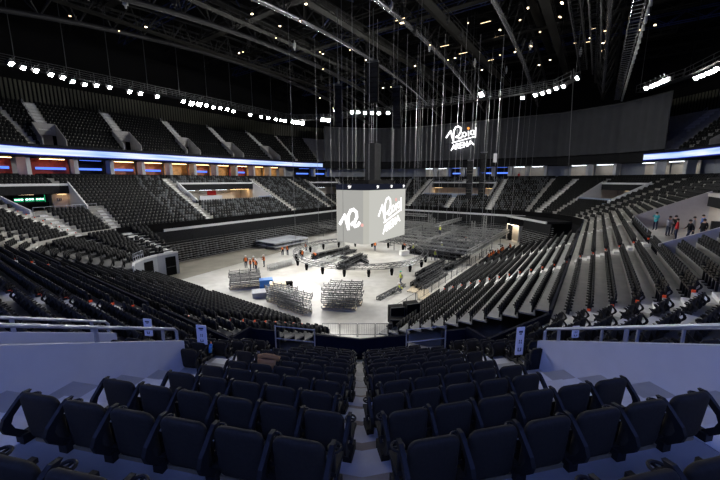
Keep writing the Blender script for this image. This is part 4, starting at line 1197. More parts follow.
# orange row-end markers
mk = MB(); mk.box((0, 0, 0), (.05, .12, .12)); mk_me = mk.mesh('row_end_marker', [M_orlight])
def marker(nm, s, d, z, label):
    g = SEG[nm]; o = bpy.data.objects.new('row_end_marker', mk_me); COL.objects.link(o); o.location = g.P(s, d, z+.42); o.rotation_euler.z = g.rz
    tag(o, label, 'marker', 'orange row-end markers')
for nm, s, sg, rows, where in (('A', sA(17.6)-.72, 1, range(0, 8), 'nearer left stairs'), ('A', sA(32.0)-.72, 1, range(0, 12), 'farther left stairs'),
                               ('K2', -2.2-.7, 1, range(0, 9), 'left corner stairs'), ('B', sB(17.0)+.72, 1, range(1, 9), 'nearer right stairs'), ('B', sB(31.6)+.72, 1, range(0, 6), 'farther right stairs')):
    for i in rows:
        if any(i0 <= i <= i1 and a-.3 < s < b+.3 for a, b, i0, i1 in CUT[nm]): continue
        marker(nm, s, eb(i)+.05, zr(i), 'orange row-end marker beside the %s, %s row above the parapet' % (where, nth(i+1)))
for nm, s, where in (('A', sA(17.9)-.64, 'lower left stand stairs'), ('B', sB(32.8)+.64, 'lower right stand stairs')):
    for k in range(LOWR):
        marker(nm, s, -0.14-LD*k-.2, low_z(k), 'orange row-end marker beside the %s, %s row below the parapet' % (where, nth(k+1)))

# ------------------------------------------------------------------ screen cube
CUX = (34.9, 45.8, 23.4, 28.7); CZ = (3.82, 10.72, 11.45)
cube = empty('screen_cube', W((CUX[0]+CUX[1])/2, (CUX[2]+CUX[3])/2, CZ[0]), ROT_U)
hx, hy = (CUX[1]-CUX[0])/2, (CUX[3]-CUX[2])/2; H = CZ[1]-CZ[0]; HB = CZ[2]-CZ[0]; ch = .55
def poly_c(k=0.0):
    return [(-hx+ch-k, -hy-k), (hx-ch+k, -hy-k), (hx+k, -hy+ch-k), (hx+k, hy-ch+k), (hx-ch+k, hy+k), (-hx+ch-k, hy+k), (-hx-k, hy-ch+k), (-hx-k, -hy+ch-k)]
m = MB(); m.prism([Vector((x, y, 0)) for x, y in poly_c(-.05)], (0, 0, HB)); m.build('housing', [M_black], cube)
pc = poly_c(0)
def panel(k, name, m_, z0, z1):
    a = Vector((*pc[k], 0)); b = Vector((*pc[(k+1) % 8], 0)); m = MB()
    n = Vector(((b-a).y, -(b-a).x, 0)).normalized()*.06
    m.prism([a+Vector((0, 0, z0)), b+Vector((0, 0, z0)), b+Vector((0, 0, z1)), a+Vector((0, 0, z1))], -n); return m.build(name, [m_], cube)
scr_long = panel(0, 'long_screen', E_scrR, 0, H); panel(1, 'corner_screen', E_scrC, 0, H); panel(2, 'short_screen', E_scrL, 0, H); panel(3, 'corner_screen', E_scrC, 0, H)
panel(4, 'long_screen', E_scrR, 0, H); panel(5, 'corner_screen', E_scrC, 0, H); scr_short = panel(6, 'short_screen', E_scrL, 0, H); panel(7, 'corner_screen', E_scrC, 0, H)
m = MB(); m.prism([Vector((x, y, H)) for x, y in poly_c(.04)], (0, 0, HB-H)); bandp = m.build('top_band', [E_band], cube)
m = MB(); m.box((0, 0, HB+.3), (hx*1.2, hy*1.1, .5)); m.build('top_frame', [M_black], cube)
for sx in (-1, 1):
    for sy in (-1, 1):
        m = MB(); m.tube((sx*hx*.55, sy*hy*.5, HB+.5), (sx*hx*.55, sy*hy*.5, 34-CZ[0]), .03, 6); m.build('hanging_cable', [M_cable], cube)
m = MB()
m.box((0, 0, HB+3.0), (1.6, 1.6, 5.0)); m.build('hoist_tower', [M_dark], cube)
tag(cube, 'box-shaped grey scoreboard screen with white logos hanging over the floor', 'screen')

# logo strokes (drawn as flat bars); units: design pixels / 100, y up
def arc(cx, cy, rx, ry, a0, a1, n=14): return [(cx+rx*math.cos(math.radians(a0+(a1-a0)*k/n)), cy+ry*math.sin(math.radians(a0+(a1-a0)*k/n))) for k in range(n+1)]
ONE_R = [[(.95, -2.55), (1.55, -1.65), (1.98, -3.0)],
         [(1.98, -3.0), (1.98, -2.0)] + [(2.02, -1.6), (2.25, -1.18), (2.62, -1.05), (2.95, -1.28), (3.0, -1.75), (2.75, -2.25), (2.35, -2.52)], [(2.45, -2.35), (2.78, -2.68), (3.1, -2.55), (3.3, -2.3)]]
OIG = [arc(3.5, -2.15, .26, .28, 0, 360), [(4.05, -1.75), (4.1, -2.35)], arc(4.6, -1.9, .26, .28, 0, 360), [(5.0, -1.25), (5.02, -2.5)], [(1.85, -3.27), (5.02, -2.42)]]
LET = [[(1.75, -4.3), (2.1, -3.55), (2.35, -4.12)], [(1.95, -4.05), (2.25, -3.98)],
       [(2.5, -4.1), (2.42, -3.42), (2.72, -3.38), (2.78, -3.6), (2.5, -3.74), (2.9, -4.0)],
       [(3.4, -3.85), (3.0, -3.97), (2.98, -3.3), (3.35, -3.2)], [(2.99, -3.63), (3.3, -3.55)],
       [(3.55, -3.85), (3.5, -3.16), (3.95, -3.72), (3.92, -3.05)],
       [(4.1, -3.68), (4.4, -2.95), (4.85, -3.5)], [(4.25, -3.42), (4.65, -3.32)]]
DOT = arc(4.02, -1.35, .16, .16, 0, 360, 10)
def strokes(m, lines, w, tr, depth=.06):
    for ln in lines:
        for a, b in zip(ln[:-1], ln[1:]):
            a = Vector(a); b = Vector(b); d = (b-a)
            if d.length < 1e-5: continue
            d.normalize(); n = Vector((-d.y, d.x))*w/2; e = d*w*.32
            q = [a-e-n, b+e-n, b+e+n, a-e+n]
            P0 = [tr(p.x, p.y, 0) for p in q]; P1 = [tr(p.x, p.y, depth) for p in q]
            m.hexa(P0+P1)
def logo(parent, tr, full, e_m, dot_m, w=.27, name='logo', letters=True, depth=.06):
    m = MB(); strokes(m, ONE_R, w*1.12, tr, depth)
    if full: strokes(m, OIG, w*.82, tr, depth)
    if full and letters: strokes(m, LET, w*.78, tr, depth)
    lo = m.build(name, [e_m], parent)
    m = MB(); dl = DOT if full else arc(3.62, -2.5, .17, .17, 0, 360, 10)
    P = [tr(x, y, 0) for x, y in dl[:-1]]; Q = [tr(x, y, depth) for x, y in dl[:-1]]; n = len(P)
    m.add(P+Q, [tuple(range(n)), tuple(range(2*n-1, n-1, -1))]+[(k, (k+1) % n, n+(k+1) % n, n+k) for k in range(n)])
    m.build(name+'_dot', [dot_m], parent); return lo
# long face (facing -v): local x along u, faces -y
def shear(x, y, k): return x, y
def tr_long(x, y, dep):
    s_ = 1.52; X = (x-3.0)*s_+.45; Z = (y+2.65)*s_*.98+H*.50 + (x-3)*0.05
    return Vector((X, -hy-.005-dep, Z))
logo(cube, tr_long, True, E_logo, E_dotpink, .165, 'screen_logo')
def tr_short(x, y, dep):
    s_ = 1.34; Y = -((x-2.3)*s_)-.2; Z = (y+2.0)*s_*1.0+H*.46
    return Vector((-hx-.005-dep, Y, Z))
logo(cube, tr_short, False, E_logo, E_dotpink, .27, 'screen_logo')
for xo in (-3.0, .6, 4.2):
    logo(cube, lambda x, y, dep, xo=xo: Vector(((x-3)*.13+xo, -hy-.05-dep, (y+2.6)*.13+H+.42)), True, E_logo, E_dotpink, .24, 'band_logo', True, .02)
logo(cube, lambda x, y, dep: Vector((-hx-.05-dep, -(x-3)*.13, (y+2.6)*.13+H+.42)), True, E_logo, E_dotpink, .24, 'band_logo', True, .02)

# ------------------------------------------------------------------ end curtain and lit sign
UC = SEG['E'].C  # end side
m = MB(); cz = (17.2, 26.5); dc = 15.25; path = []
for nm, p, q in (('R2', -3.0, None), ('R3', None, None), ('E', None, None), ('F1', None, None), ('F2', None, None), ('F3', None, -1.5)):
    g = SEG[nm]; p = g.s0(dc) if p is None else p; q = g.s1(dc) if q is None else q; n = int((q-p)/.5)
    for k in range(n): path.append((g, p+(q-p)*k/n))
n = len(path)-1; P = []; Q = []
for k, (g, s) in enumerate(path):
    off = .16*math.sin(k*1.9)+.1*math.sin(k*.7)
    P += [g.P(s, dc+off, cz[0]), g.P(s, dc+off, cz[1])]; Q += [g.P(s, dc+off+.1, cz[0]), g.P(s, dc+off+.1, cz[1])]
m.add(P, [(2*k, 2*k+2, 2*k+3, 2*k+1) for k in range(n)])
m.add(Q, [(2*k+1, 2*k+3, 2*k+2, 2*k) for k in range(n)])
cur = m.build('blackout_curtain', [M_curtain], None, True)
mm = MB(); mm.sweep([g.P(s, dc, cz[1]+.05) for g, s in path[::4]]+[path[-1][0].P(path[-1][1], dc, cz[1]+.05)], .12, 8); mm.build('curtain_rail', [M_steel], cur)
mm = MB(); mm.sweep([g.P(s, dc, cz[0]-.05) for g, s in path[::4]]+[path[-1][0].P(path[-1][1], dc, cz[0]-.05)], .1, 8); mm.build('bottom_pipe', [M_black], cur)
tag(cur, 'wide dark grey blackout curtain across the far end upper tier', 'curtain')
sg = empty('lit_sign', W(88.4, 30.2, 22.6), ROT_U)
def tr_sign(x, y, dep):
    s_ = 1.86; return Vector((-dep, -((x-3.0)*s_), (y+2.65)*s_ - (x-3.0)*.12))
logo(sg, tr_sign, True, E_sign, E_dot, .16, 'letters', True, .15)
m = MB()
for zz in (-1.2, 1.0): m.bar((.25, -4, zz), (.25, 4, zz), .08)
m.build('mounting_frame', [M_black], sg)
tag(sg, 'white lit logo sign with orange dot on the dark far curtain', 'sign')

# ------------------------------------------------------------------ rigging cables
cr_ = random.Random(21)
cabs = []
cab = [(49.66, 41.39, 4.0), (50.55, 40.12, 4.0), (51.44, 38.85, 4.0), (52.33, 37.59, 4.0), (53.22, 36.32, 4.0), (53.99, 35.21, 4.0), (56.32, 31.88, 4.0), (70.09, 37.5, 2.2), (71.17, 35.95, 2.2), (63.17, 29.8, 2.2), (68.36, 30.58, 2.2), (64.95, 27.25, 2.2), (75.52, 29.73, 2.2), (66.62, 24.87, 2.2), (57.51, 20.3, 2.2), (72.8, 24.24, 2.2), (66.18, 20.57, 2.2), (80.15, 23.13, 2.2), (61.59, 16.39, 2.2), (71.38, 18.07, 2.2), (69.26, 16.17, 2.2), (76.28, 16.42, 2.2), (84.36, 17.11, 2.2), (68.41, 12.84, 2.2), (85.86, 14.97, 2.2), (86.54, 14.0, 2.2), (87.35, 12.84, 2.2), (53.53, 25.98, 2.2), (52.15, 20.92, 2.2), (48.92, 16.58, 2.2), (55.2, 16.57, 2.2), (57.19, 13.71, 2.2), (48.91, 25.54, 2.2), (56.09, 24.25, 2.2)]   # u, v, z of the hooks
for q in cab:
    p = W(*q)
    o = empty('rigging_cable', p)
    m = MB(); m.tube((0, 0, .4), (0, 0, 33.5-p.z), .024, 6); m.build('cable', [M_cable], o)
    m = MB(); m.ring((0, 0, .25), .12, .03, 10, 6); m.tube((0, 0, .2), (0, 0, .45), .05, 6); m.build('hook', [M_steel], o)
    cabs.append((proj(p)[0], o))
cabs.sort(key=lambda t: t[0])
for k, (x, o) in enumerate(cabs):
    tag(o, 'thin steel rigging cable, %s from the left of those hanging to the truss grid' % nth(k+1), 'cable', 'rigging cables')
m = MB(); m.tube(W(88, 5.5, 12.3), W(80, 6.0, 33), .06, 6)
tag(m.build('safety_rope', [M_cable]), 'single pale rope hanging alone right of the other rigging cables', 'rope')

# hanging line arrays
def line_array(p, n, w, hh, label, curve=0.0, rz=0.0):
    o = empty('line_array', p, rz); x = 0; z = 0; a = 0
    for k in range(n):
        m = MB(); m.box((0, 0, 0), (w, .6, hh*.94)); c = m.build('speaker_box', [M_black], o); c.location = (0, -x, -z-hh/2); c.rotation_euler.x = a
        mm = MB(); mm.box((0, -.31, 0), (w*.9, .02, hh*.8)); g_ = mm.build('grille', [M_dark], c)
        z += hh*math.cos(a); x += hh*math.sin(a)*-1; a += curve
    m = MB(); m.tube((0, 0, 0), (0, 0, 33-p.z if p.z < 33 else 3), .05, 6); m.box((0, 0, .15), (w, .5, .2)); m.build('flying_frame', [M_steel], o)
    return tag(o, label, 'loudspeaker')
line_array(W(66.24, 20.47, 15.59), 12, 1.1, .60, 'dark column of hanging speakers, left one of the pair below the sign', 0, -.5)
line_array(W(67.67, 18.43, 17.08), 13, 1.2, .62, 'dark column of hanging speakers, right one of the pair below the sign', 0, -.5)
line_array(W(38.63, 25.03, 26.68), 8, 1.5, .6, 'black speaker box column hanging near the roof above the cube', 0, -.3)
line_array(W(40.42, 22.47, 23.68), 9, 1.0, .55, 'curved black speaker column hanging right of the roof box column', .05, -.3)
line_array(W(36.05, 28.71, 23.93), 9, 1.0, .55, 'curved black speaker column hanging left of the roof box column', .05, .2)
o = MB(); o.box((0, 0, 0), (.6, .3, 1.6)); tag(o.build('hanging_banner', [M_greycloth], None, False, W(66.82, 16.15, 16.03)), 'pale hanging panel just right of the hanging speaker pair', 'panel')

# ------------------------------------------------------------------ floor: truss grid, circle truss, stacks
def box_truss_mesh(L, w, hh, seg=1.0, r=.035):
    m = MB()
    for sy in (-w/2, w/2):
        for sz in (-hh/2, hh/2): m.bar((-L/2, sy, sz), (L/2, sy, sz), r*2)
    n = max(2, int(L/seg))
    for k in range(n):
        a = -L/2+L*k/n; b = -L/2+L*(k+1)/n; s_ = 1 if k % 2 else -1
        for sy in (-w/2, w/2): m.bar((a, sy, -s_*hh/2), (b, sy, s_*hh/2), r*1.4)
        for sz in (-hh/2, hh/2): m.bar((a, -s_*w/2, sz), (b, s_*w/2, sz), r*1.2)
        for sy in (-w/2, w/2): m.bar((a, sy, -hh/2), (a, sy, hh/2), r*1.4)
    return m
UG = [(46.6, 13.9), (50.5, 22.4), (53, 30.5), (56, 38.5)]
VU = [47, 50, 53.5, 56.5, 59.5, 62.5, 65.5, 68.5, 71.5]
GZ = 1.9
for k, (u0, v) in enumerate(UG):
    L = 72.5-u0; o = empty('grid_truss', W(u0+L/2, v, GZ), ROT_U)
    box_truss_mesh(L, .55, .55, 1.0, .055).build('frame', [M_gridsteel], o)
    for q in range(5):
        m = MB(); x = -L/2+.5+(L-1)*q/4; m.bar((x, 0, -GZ), (x, 0, -.28), .09); m.box((x, 0, -GZ+.03), (.7, .7, .06)); m.build('leg', [M_steel], o)
    tag(o, 'long aluminium truss of the floor grid running lengthwise, %s from the right fence' % nth(k+1), 'truss', 'floor grid trusses')
for k, u in enumerate(VU):
    v0, v1 = 14.3, 40.0
    if u < 50: v1 = 22.0
    elif u < 56: v1 = 30.2
    L = v1-v0; o = empty('grid_truss', W(u, v0+L/2, GZ), ROT_U+PI/2)
    box_truss_mesh(L, .5, .5, 1.0, .055).build('frame', [M_gridsteel], o)
    for q in range(4):
        m = MB(); x = -L/2+2.6+(L-5)*q/3; m.bar((x, 0, -GZ), (x, 0, -.26), .08); m.build('leg', [M_steel], o)
    tag(o, 'aluminium truss of the floor grid running crosswise, %s from the camera' % nth(k+1), 'truss', 'floor grid trusses')
for k, (u, v, zz) in enumerate(((62, 34, 3.4), (60, 42, 3.6), (54, 41.5, 2.2), (66, 24, 3.6), (66, 36, 4.6))):
    o = empty('upper_truss', W(u, v, zz), ROT_U+(0 if k % 2 else PI/2)); box_truss_mesh(14, .5, .5, 1, .04).build('frame', [M_gridsteel], o)
    for x in (-6, 0, 6):
        m = MB(); m.bar((x, 0, -zz), (x, 0, -.25), .08); m.build('leg', [M_steel], o)
    tag(o, 'raised aluminium truss behind the screen cube, %s from the floor grid front' % nth(k+1), 'truss', 'raised trusses')
# support towers
for k, (u, v, hh) in enumerate(((57, 20, 4.2), (62, 18, 4.6), (66, 17, 4.2), (70, 18, 4.8), (60, 26, 3.8), (65, 27, 4.2), (70, 30, 4.6), (54, 25, 3.2))):
    m = MB()
    for sx in (-.25, .25):
        for sy in (-.25, .25): m.bar((sx, sy, 0), (sx, sy, hh), .06)
    for q in range(int(hh/.6)):
        z = .3+.6*q; m.bar((-.25, -.25, z), (.25, -.25, z+.5), .035); m.bar((-.25, .25, z), (.25, .25, z+.5), .035); m.bar((-.25, -.25, z), (-.25, .25, z+.5), .035); m.bar((.25, -.25, z), (.25, .25, z+.5), .035)
    m.box((0, 0, .04), (1.1, 1.1, .08))
    tag(m.build('truss_tower', [M_gridsteel], None, False, W(u, v, 0), ROT_U), 'upright truss tower standing in the floor grid, %s' % ['left of the seated workers aisle', 'beside the long edge truss', 'further along the edge truss', 'last along the edge truss', 'mid grid behind the nearest towers', 'mid grid in the second rank', 'far back near the end stand', 'closest to the screen cube'][k], 'tower', 'truss towers')
# black trusses stored under the floor grid
for k in range(22):
    u = 49+1.08*k; v0 = 16.0+rs.uniform(0, 3); L = rs.choice((5, 7, 9)); v = v0+L/2+rs.choice((0, 5, 9))
    if u < 56 and v > 24: v = 20.5
    o = empty('stored_truss', W(u, v, .3), ROT_U+PI/2+rs.uniform(-.08, .08)); box_truss_mesh(L, .5, .5, .8, .05).build('frame', [M_aludk], o)
    m = MB(); m.box((0, 0, 0), (L*.9, .4, .3)); m.build('cable_tray', [M_black], o)
    tag(o, 'black truss stored on the floor under the truss grid, %s from the camera' % nth(k+1), 'truss', 'black trusses under the floor grid')
# circle truss
CC = (39.6, 27.6); CRR = 9.4
circ = empty('circle_truss', W(*CC, 1.75))
m = MB()
for R_ in (CRR-.35, CRR+.35):
    for z in (-.25, .25): m.ring((0, 0, z), R_, .045, 64, 5)
for k in range(64):
    a = 2*PI*k/64; b = 2*PI*(k+1)/64
    pa = lambda R_, t, z: (R_*math.cos(t), R_*math.sin(t), z)
    m.bar(pa(CRR-.35, a, .25), pa(CRR+.35, b, .25), .04); m.bar(pa(CRR+.35, a, -.25), pa(CRR+.35, b, .25), .04); m.bar(pa(CRR-.35, a, -.25), pa(CRR-.35, b, .25), .04)
m.build('frame', [M_steel], circ)
for k in range(20):
    t = 2*PI*k/20+.1; p = Vector((CRR*math.cos(t), CRR*math.sin(t), -.3))
    m = MB(); m.tube(p, p+Vector((0, 0, -.30)), .2, 8); m.tube(p+Vector((0, 0, -.3)), p+Vector((0, 0, -.95)), .24, 10, r2=.13); m.build('moving_head', [M_black], circ)
for k in range(6):
    t = 2*PI*k/6+.3; p = Vector((CRR*math.cos(t), CRR*math.sin(t), .25)); m = MB(); m.tube(p, p+Vector((0, 0, 31)), .018, 6); m.build('hanging_cable', [M_cable], circ)
tag(circ, 'large circular lighting truss with hanging black lamps around the cube', 'truss')

# stacks of steel barriers
bf = MB()
for y in (-.6, .6): bf.bar((-1.6, y, 0), (1.6, y, 0), .075)
for x in np.linspace(-1.6, 1.6, 9): bf.bar((x, -.6, 0), (x, .6, 0), .05)
for x in (-1.6, -.5, .5, 1.6):
    for y in (-.6, .6): bf.bar((x, y, 0), (x, y, .2), .06)
bme = bf.mesh('steel_barrier', [M_barrier])
pm = MB()
for y in (-.55, 0, .55): pm.box((0, y, .05), (3.2, .1, .1))
for x in np.linspace(-1.5, 1.5, 10): pm.box((x, 0, .125), (.2, 1.3, .03))
pme = pm.mesh('timber_pallet', [M_pallet])
def obj_me(name, me, p, rz): o = bpy.data.objects.new(name, me); COL.objects.link(o); o.location = p; o.rotation_euler.z = rz; return o
stk = [(22.4, 31.6, 9, .30, 'stack by the blue crates'), (21.5, 24.4, 8, -.5, 'middle stack, rear'), (20.9, 22.1, 8, -.6, 'middle stack, front'),
       (23.7, 18.9, 10, -.12, 'big right stack, front'), (25.0, 19.2, 10, -.10, 'big right stack, rear')]
for u, v, n, a, where in stk:
    o = obj_me('timber_pallet', pme, W(u, v, 0), a); tag(o, 'pale timber pallet under the steel barriers, %s' % where, 'pallet', 'pallets under barrier stacks')
    for k in range(n):
        o = obj_me('steel_barrier', bme, W(u, v, 0.16+.215*k)+Vector((rs.uniform(-.12, .12), rs.uniform(-.12, .12), 0)), a+rs.uniform(-.06, .06))
        tag(o, 'grey steel barrier, %s from the bottom, %s' % (nth(k+1), where), 'barrier', 'stacked steel barriers')
# long dark truss bundles at right
for k, (u, v, L, a, zz) in enumerate(((41.5, 17.6, 8, .02, 0), (41.0, 16.8, 8, .04, 0), (42.0, 16.0, 9, 0, 0), (37.5, 16.4, 8, .05, 0), (37.0, 15.6, 8, .03, 0), (36.6, 14.8, 8, .0, 0), (37.8, 15.9, 7, .02, .5), (41.6, 16.9, 7, .0, .5), (46.0, 15.4, 7, -.03, 0), (46.2, 14.8, 7, 0, .45),
                                     (40.6, 34.2, 8, -.10, .0), (40.8, 33.4, 8, -.08, .0), (40.4, 33.8, 8, -.12, .45), (41.6, 32.6, 7, -.05, 0), (38.4, 28.6, 8, .18, 0), (38.8, 27.9, 8, .2, .0), (38.2, 28.3, 7, .15, .45), (40.6, 28.3, 5, 1.0, .0), (40.0, 31, 6, 1.3, 0), (44.5, 34.5, 6, .4, 0))):
    o = empty('dark_truss', W(u, v, .25+zz), ROT_U+a); box_truss_mesh(L, .42, .42, .7, .05).build('frame', [M_aludk], o)
    m = MB(); m.tube((-L/2, 0, -.05), (L/2, 0, -.05), .12, 8); m.build('cable_loom', [M_black], o)
    tag(o, 'long black truss lying on the floor, %s of the %s' % (nth(k+1) if k < 10 else nth(k-9), 'bundle beside the right fence' if k < 10 else 'heap in front of the cube'), 'truss', 'black trusses on the floor')
o = empty('ladder_truss', W(30.3, 17.0, .2), ROT_U+.0); box_truss_mesh(5.6, .4, .3, .5, .04).build('frame', [M_steel], o)
tag(o, 'single flat truss on the floor beside the crouching yellow worker', 'truss')
for k, (u, v, a) in enumerate(((33.2, 15.4, .1), (31.6, 13.9, .5))):
    o = obj_me('timber_pallet', pme, W(u, v, 0), ROT_U+a); tag(o, 'loose pale timber pallet by the black trusses, %s' % ('farther one' if k == 0 else 'nearer one'), 'pallet')
# low trusses lying left
for k, (u, v, L, a) in enumerate(((31.9, 36.0, 5, .0), (31.2, 35.2, 5, .05), (38.5, 37.8, 6, .1), (36.0, 32.4, 6, .1), (37.2, 31.4, 6, .05), (46, 38, 6, 0), (44, 40, 6, .1))):
    o = empty('grey_truss', W(u, v, .25), ROT_U+a); box_truss_mesh(L, .45, .45, .8, .04).build('frame', [M_alu], o)
    tag(o, 'short grey truss lying on the pale floor left of the cube, %s from the camera' % nth(k+1), 'truss', 'grey trusses left of the cube')
# stage deck platforms by the left wall
for k in range(2):
    for j in range(4):
        u, v = 38.9+2.05*j, 45.6+2.6*k
        for lv in range(2):
            o = empty('stage_deck', W(u, v, .0+.62*lv), ROT_U); m = MB(); m.box((0, 0, .56), (2.0, 2.5, .1)); m.build('deck_top', [M_grey], o)
            for sx in (-.9, .9):
                for sy in (-1.1, 1.1): m = MB(); m.bar((sx, sy, 0), (sx, sy, .51), .08); m.build('leg', [M_steel], o)
            m = MB(); m.bar((-1, -1.25, .46), (1, -1.25, .46), .07); m.bar((-1, 1.25, .46), (1, 1.25, .46), .07); m.build('edge_frame', [M_alu], o)
            tag(o, 'grey stage deck by the left wall, %s %s, %s layer' % (nth(j+1), 'in the front rank' if k == 0 else 'in the back rank', 'lower' if lv == 0 else 'upper'), 'platform', 'stage decks by the left wall')
# coloured boxes
def crate(p, size, m_, name, label, rz=0.3):
    o = empty(name, p, rz); sx, sy, sz = size
    m = MB(); m.box((0, 0, sz*.44), (sx, sy, sz*.86)); m.build('body', [m_], o)
    m = MB(); m.box((0, 0, sz*.93), (sx*1.04, sy*1.04, sz*.12)); m.build('lid', [m_], o)
    m = MB()
    for x in (-sx*.35, sx*.35): m.box((x, 0, .02), (.12, sy*.9, .06))
    m.build('runner', [M_dark], o)
    return tag(o, label, 'crate')
crate(W(23.6, 29.4, 0), (1.4, 1.0, 1.1), M_blue, 'blue_crate', 'larger blue plastic crate beside the left barrier stack')
crate(W(24.1, 28.2, 0), (1.0, .8, .9), M_blue, 'blue_crate', 'smaller blue crate right of the larger blue one')
crate(W(23.2, 27.0, 0), (1.6, 1.3, 1.2), M_pallet, 'pale_crate', 'pale timber crate, left one by the middle barrier stacks')
crate(W(22.7, 26.0, 0), (1.4, 1.2, .9), M_pallet, 'pale_crate', 'pale timber crate, right one by the middle barrier stacks')
crate(W(22.0, 27.6, 0), (2.6, 1.4, .55), M_grey, 'grey_platform', 'low flat grey platform in front of the blue crates')
crate(W(24.6, 26.8, 0), (.8, .6, 1.0), M_black, 'black_case', 'small black case behind the pale crates')
crate(W(47.5, 24.5, 0), (1.4, .8, .8), M_helmw, 'white_case', 'white case on the floor right of the cube')
# road cases by the corner
def road_case(p, size, rz, label):
    o = empty('road_case', p, rz); sx, sy, sz = size
    m = MB(); m.box((0, 0, .1+sz/2), (sx, sy, sz)); m.build('body', [M_black], o)
    m = MB()
    for x in (-sx/2, sx/2):
        for y in (-sy/2, sy/2): m.bar((x, y, .1), (x, y, .1+sz), .05)
    for z in (.1, .1+sz):
        m.bar((-sx/2, -sy/2, z), (sx/2, -sy/2, z), .05); m.bar((-sx/2, sy/2, z), (sx/2, sy/2, z), .05)
    m.build('edge_trim', [M_steel], o)
    for x in (-sx*.38, sx*.38):
        for y in (-sy*.38, sy*.38): m = MB(); m.tube((x, y-.02, .05), (x, y+.02, .05), .05, 8); m.build('wheel', [M_black], o)
    tag(o, label, 'case', 'black road cases')
road_case(W(23.6, 12.8, 0), (1.2, .8, 1.5), .2, 'tall black road case at the floor corner, left one')
road_case(W(24.6, 11.9, 0), (1.2, .8, 1.7), .3, 'tall black road case at the floor corner, right one')
road_case(W(22.6, 12.2, 0), (1.1, .7, .9), -.1, 'low black road case in front of the tall pair at the floor corner')
crate(W(23.6, 11.6, 0), (.9, .6, .8), M_pallet, 'pale_box', 'pale box among the black road cases')

# fences on the floor
def fence(a, b, label, n):
    a = Vector(a); b = Vector(b); L = (b-a).length; o = empty('crowd_fence', a, math.atan2((b-a).y, (b-a).x))
    for k in range(n):
        w = L/n; x = k*w
        m = MB(); m.tube((x+.04, 0, 0), (x+.04, 0, 1.1), .025, 6); m.tube((x+w-.04, 0, 0), (x+w-.04, 0, 1.1), .025, 6); m.tube((x+.04, 0, 1.1), (x+w-.04, 0, 1.1), .025, 6); m.tube((x+.04, 0, .2), (x+w-.04, 0, .2), .02, 6)
        for q in range(1, 8): m.bar((x+w*q/8, 0, .2), (x+w*q/8, 0, 1.1), .012)
        m.build('panel', [M_steel], o)
    return tag(o, label, 'fence')
pA = W(18.19, 16.34); pB = W(21.36, 11.83)
fence((pA.x, pA.y, 0), (pB.x, pB.y, 0), 'pale steel crowd fence closing the near corner of the floor', 4)
fence(W(25.0, 13.6, 0), W(57, 13.6, 0), 'long grey fence along the foot of the right telescopic stand', 16)
# corridor at the far right of the floor
cr = empty('lit_corridor', SEG['R2'].P(7.4, -5.0, 0), SEG['R2'].rz-PI/2)
m = MB(); m.box((1.0, 0, 1.6), (.15, 4.6, 3.2)); m.build('back_wall', [M_beige], cr)
for sy in (-2.3, 2.3):
    m = MB(); m.box((.5, sy, 1.6), (1.0, .15, 3.2)); m.build('side_wall', [M_white], cr)
m = MB(); m.box((.5, 0, 3.25), (1.0, 4.6, .12)); m.build('lintel', [M_dark], cr)
m = MB(); m.box((.4, 0, 3.15), (.6, 3.6, .06)); m.build('lamp_panel', [emat('corridor_lamp', (1.0, .85, .65), 14)], cr)
m = MB(); m.box((-.1, .2, 1.5), (.5, .4, 3.0)); m.build('pillar', [M_dark], cr)
tag(cr, 'brightly lit cream corridor mouth under the short white ledge at far right', 'corridor')

# ------------------------------------------------------------------ row signs
def row_sign(p, rz, label, hgt=.66, w=.24, pole=.55):
    o = empty('row_sign', p, rz)
    m = MB(); m.box((0, 0, pole+hgt/2), (w, .02, hgt)); b_ = m.build('sign_board', [M_signw], o)
    m = MB(); m.tube((0, .03, 0), (0, .03, pole+.2), .018, 6); m.box((0, .03, .01), (.2, .2, .02)); m.build('pole', [M_arm], o)
    m = MB(); y = -.014
    m.box((0, y, pole+hgt*.84), (w*.5, .006, hgt*.07)); m.box((0, y, pole+hgt*.76), (w*.3, .006, hgt*.04))
    for z in (.52, .44): m.box((-.02, y, pole+hgt*z), (.02, .006, hgt*.06)); m.box((.03, y, pole+hgt*z), (.02, .006, hgt*.06))
    m.box((-.035, y, pole+hgt*.2), (.02, .006, hgt*.13)); m.box((.035, y, pole+hgt*.2), (.02, .006, hgt*.13)); m.box((0, y, pole+hgt*.145), (.085, .006, hgt*.025))
    m.build('printing', [M_signd], b_)
    return tag(o, label, 'sign')
row_sign(W(4.71, 8.79, 6.83), -.15, 'white upright row sign on a pole beside the end of the left white wall', .58, .30, .55)
row_sign(W(8.46, 1.17, 7.58), .12, 'white upright row sign on a pole beside the end of the right white wall', .72, .20, .20)
row_sign(W(4.11, 10.7, 7.08), -.15, 'white row sign seen above the left white wall handrail', .55, .27, .26)
row_sign(W(10.44, 0.09, 7.48), .12, 'small white row sign behind the right white wall handrail', .34, .2, .25)

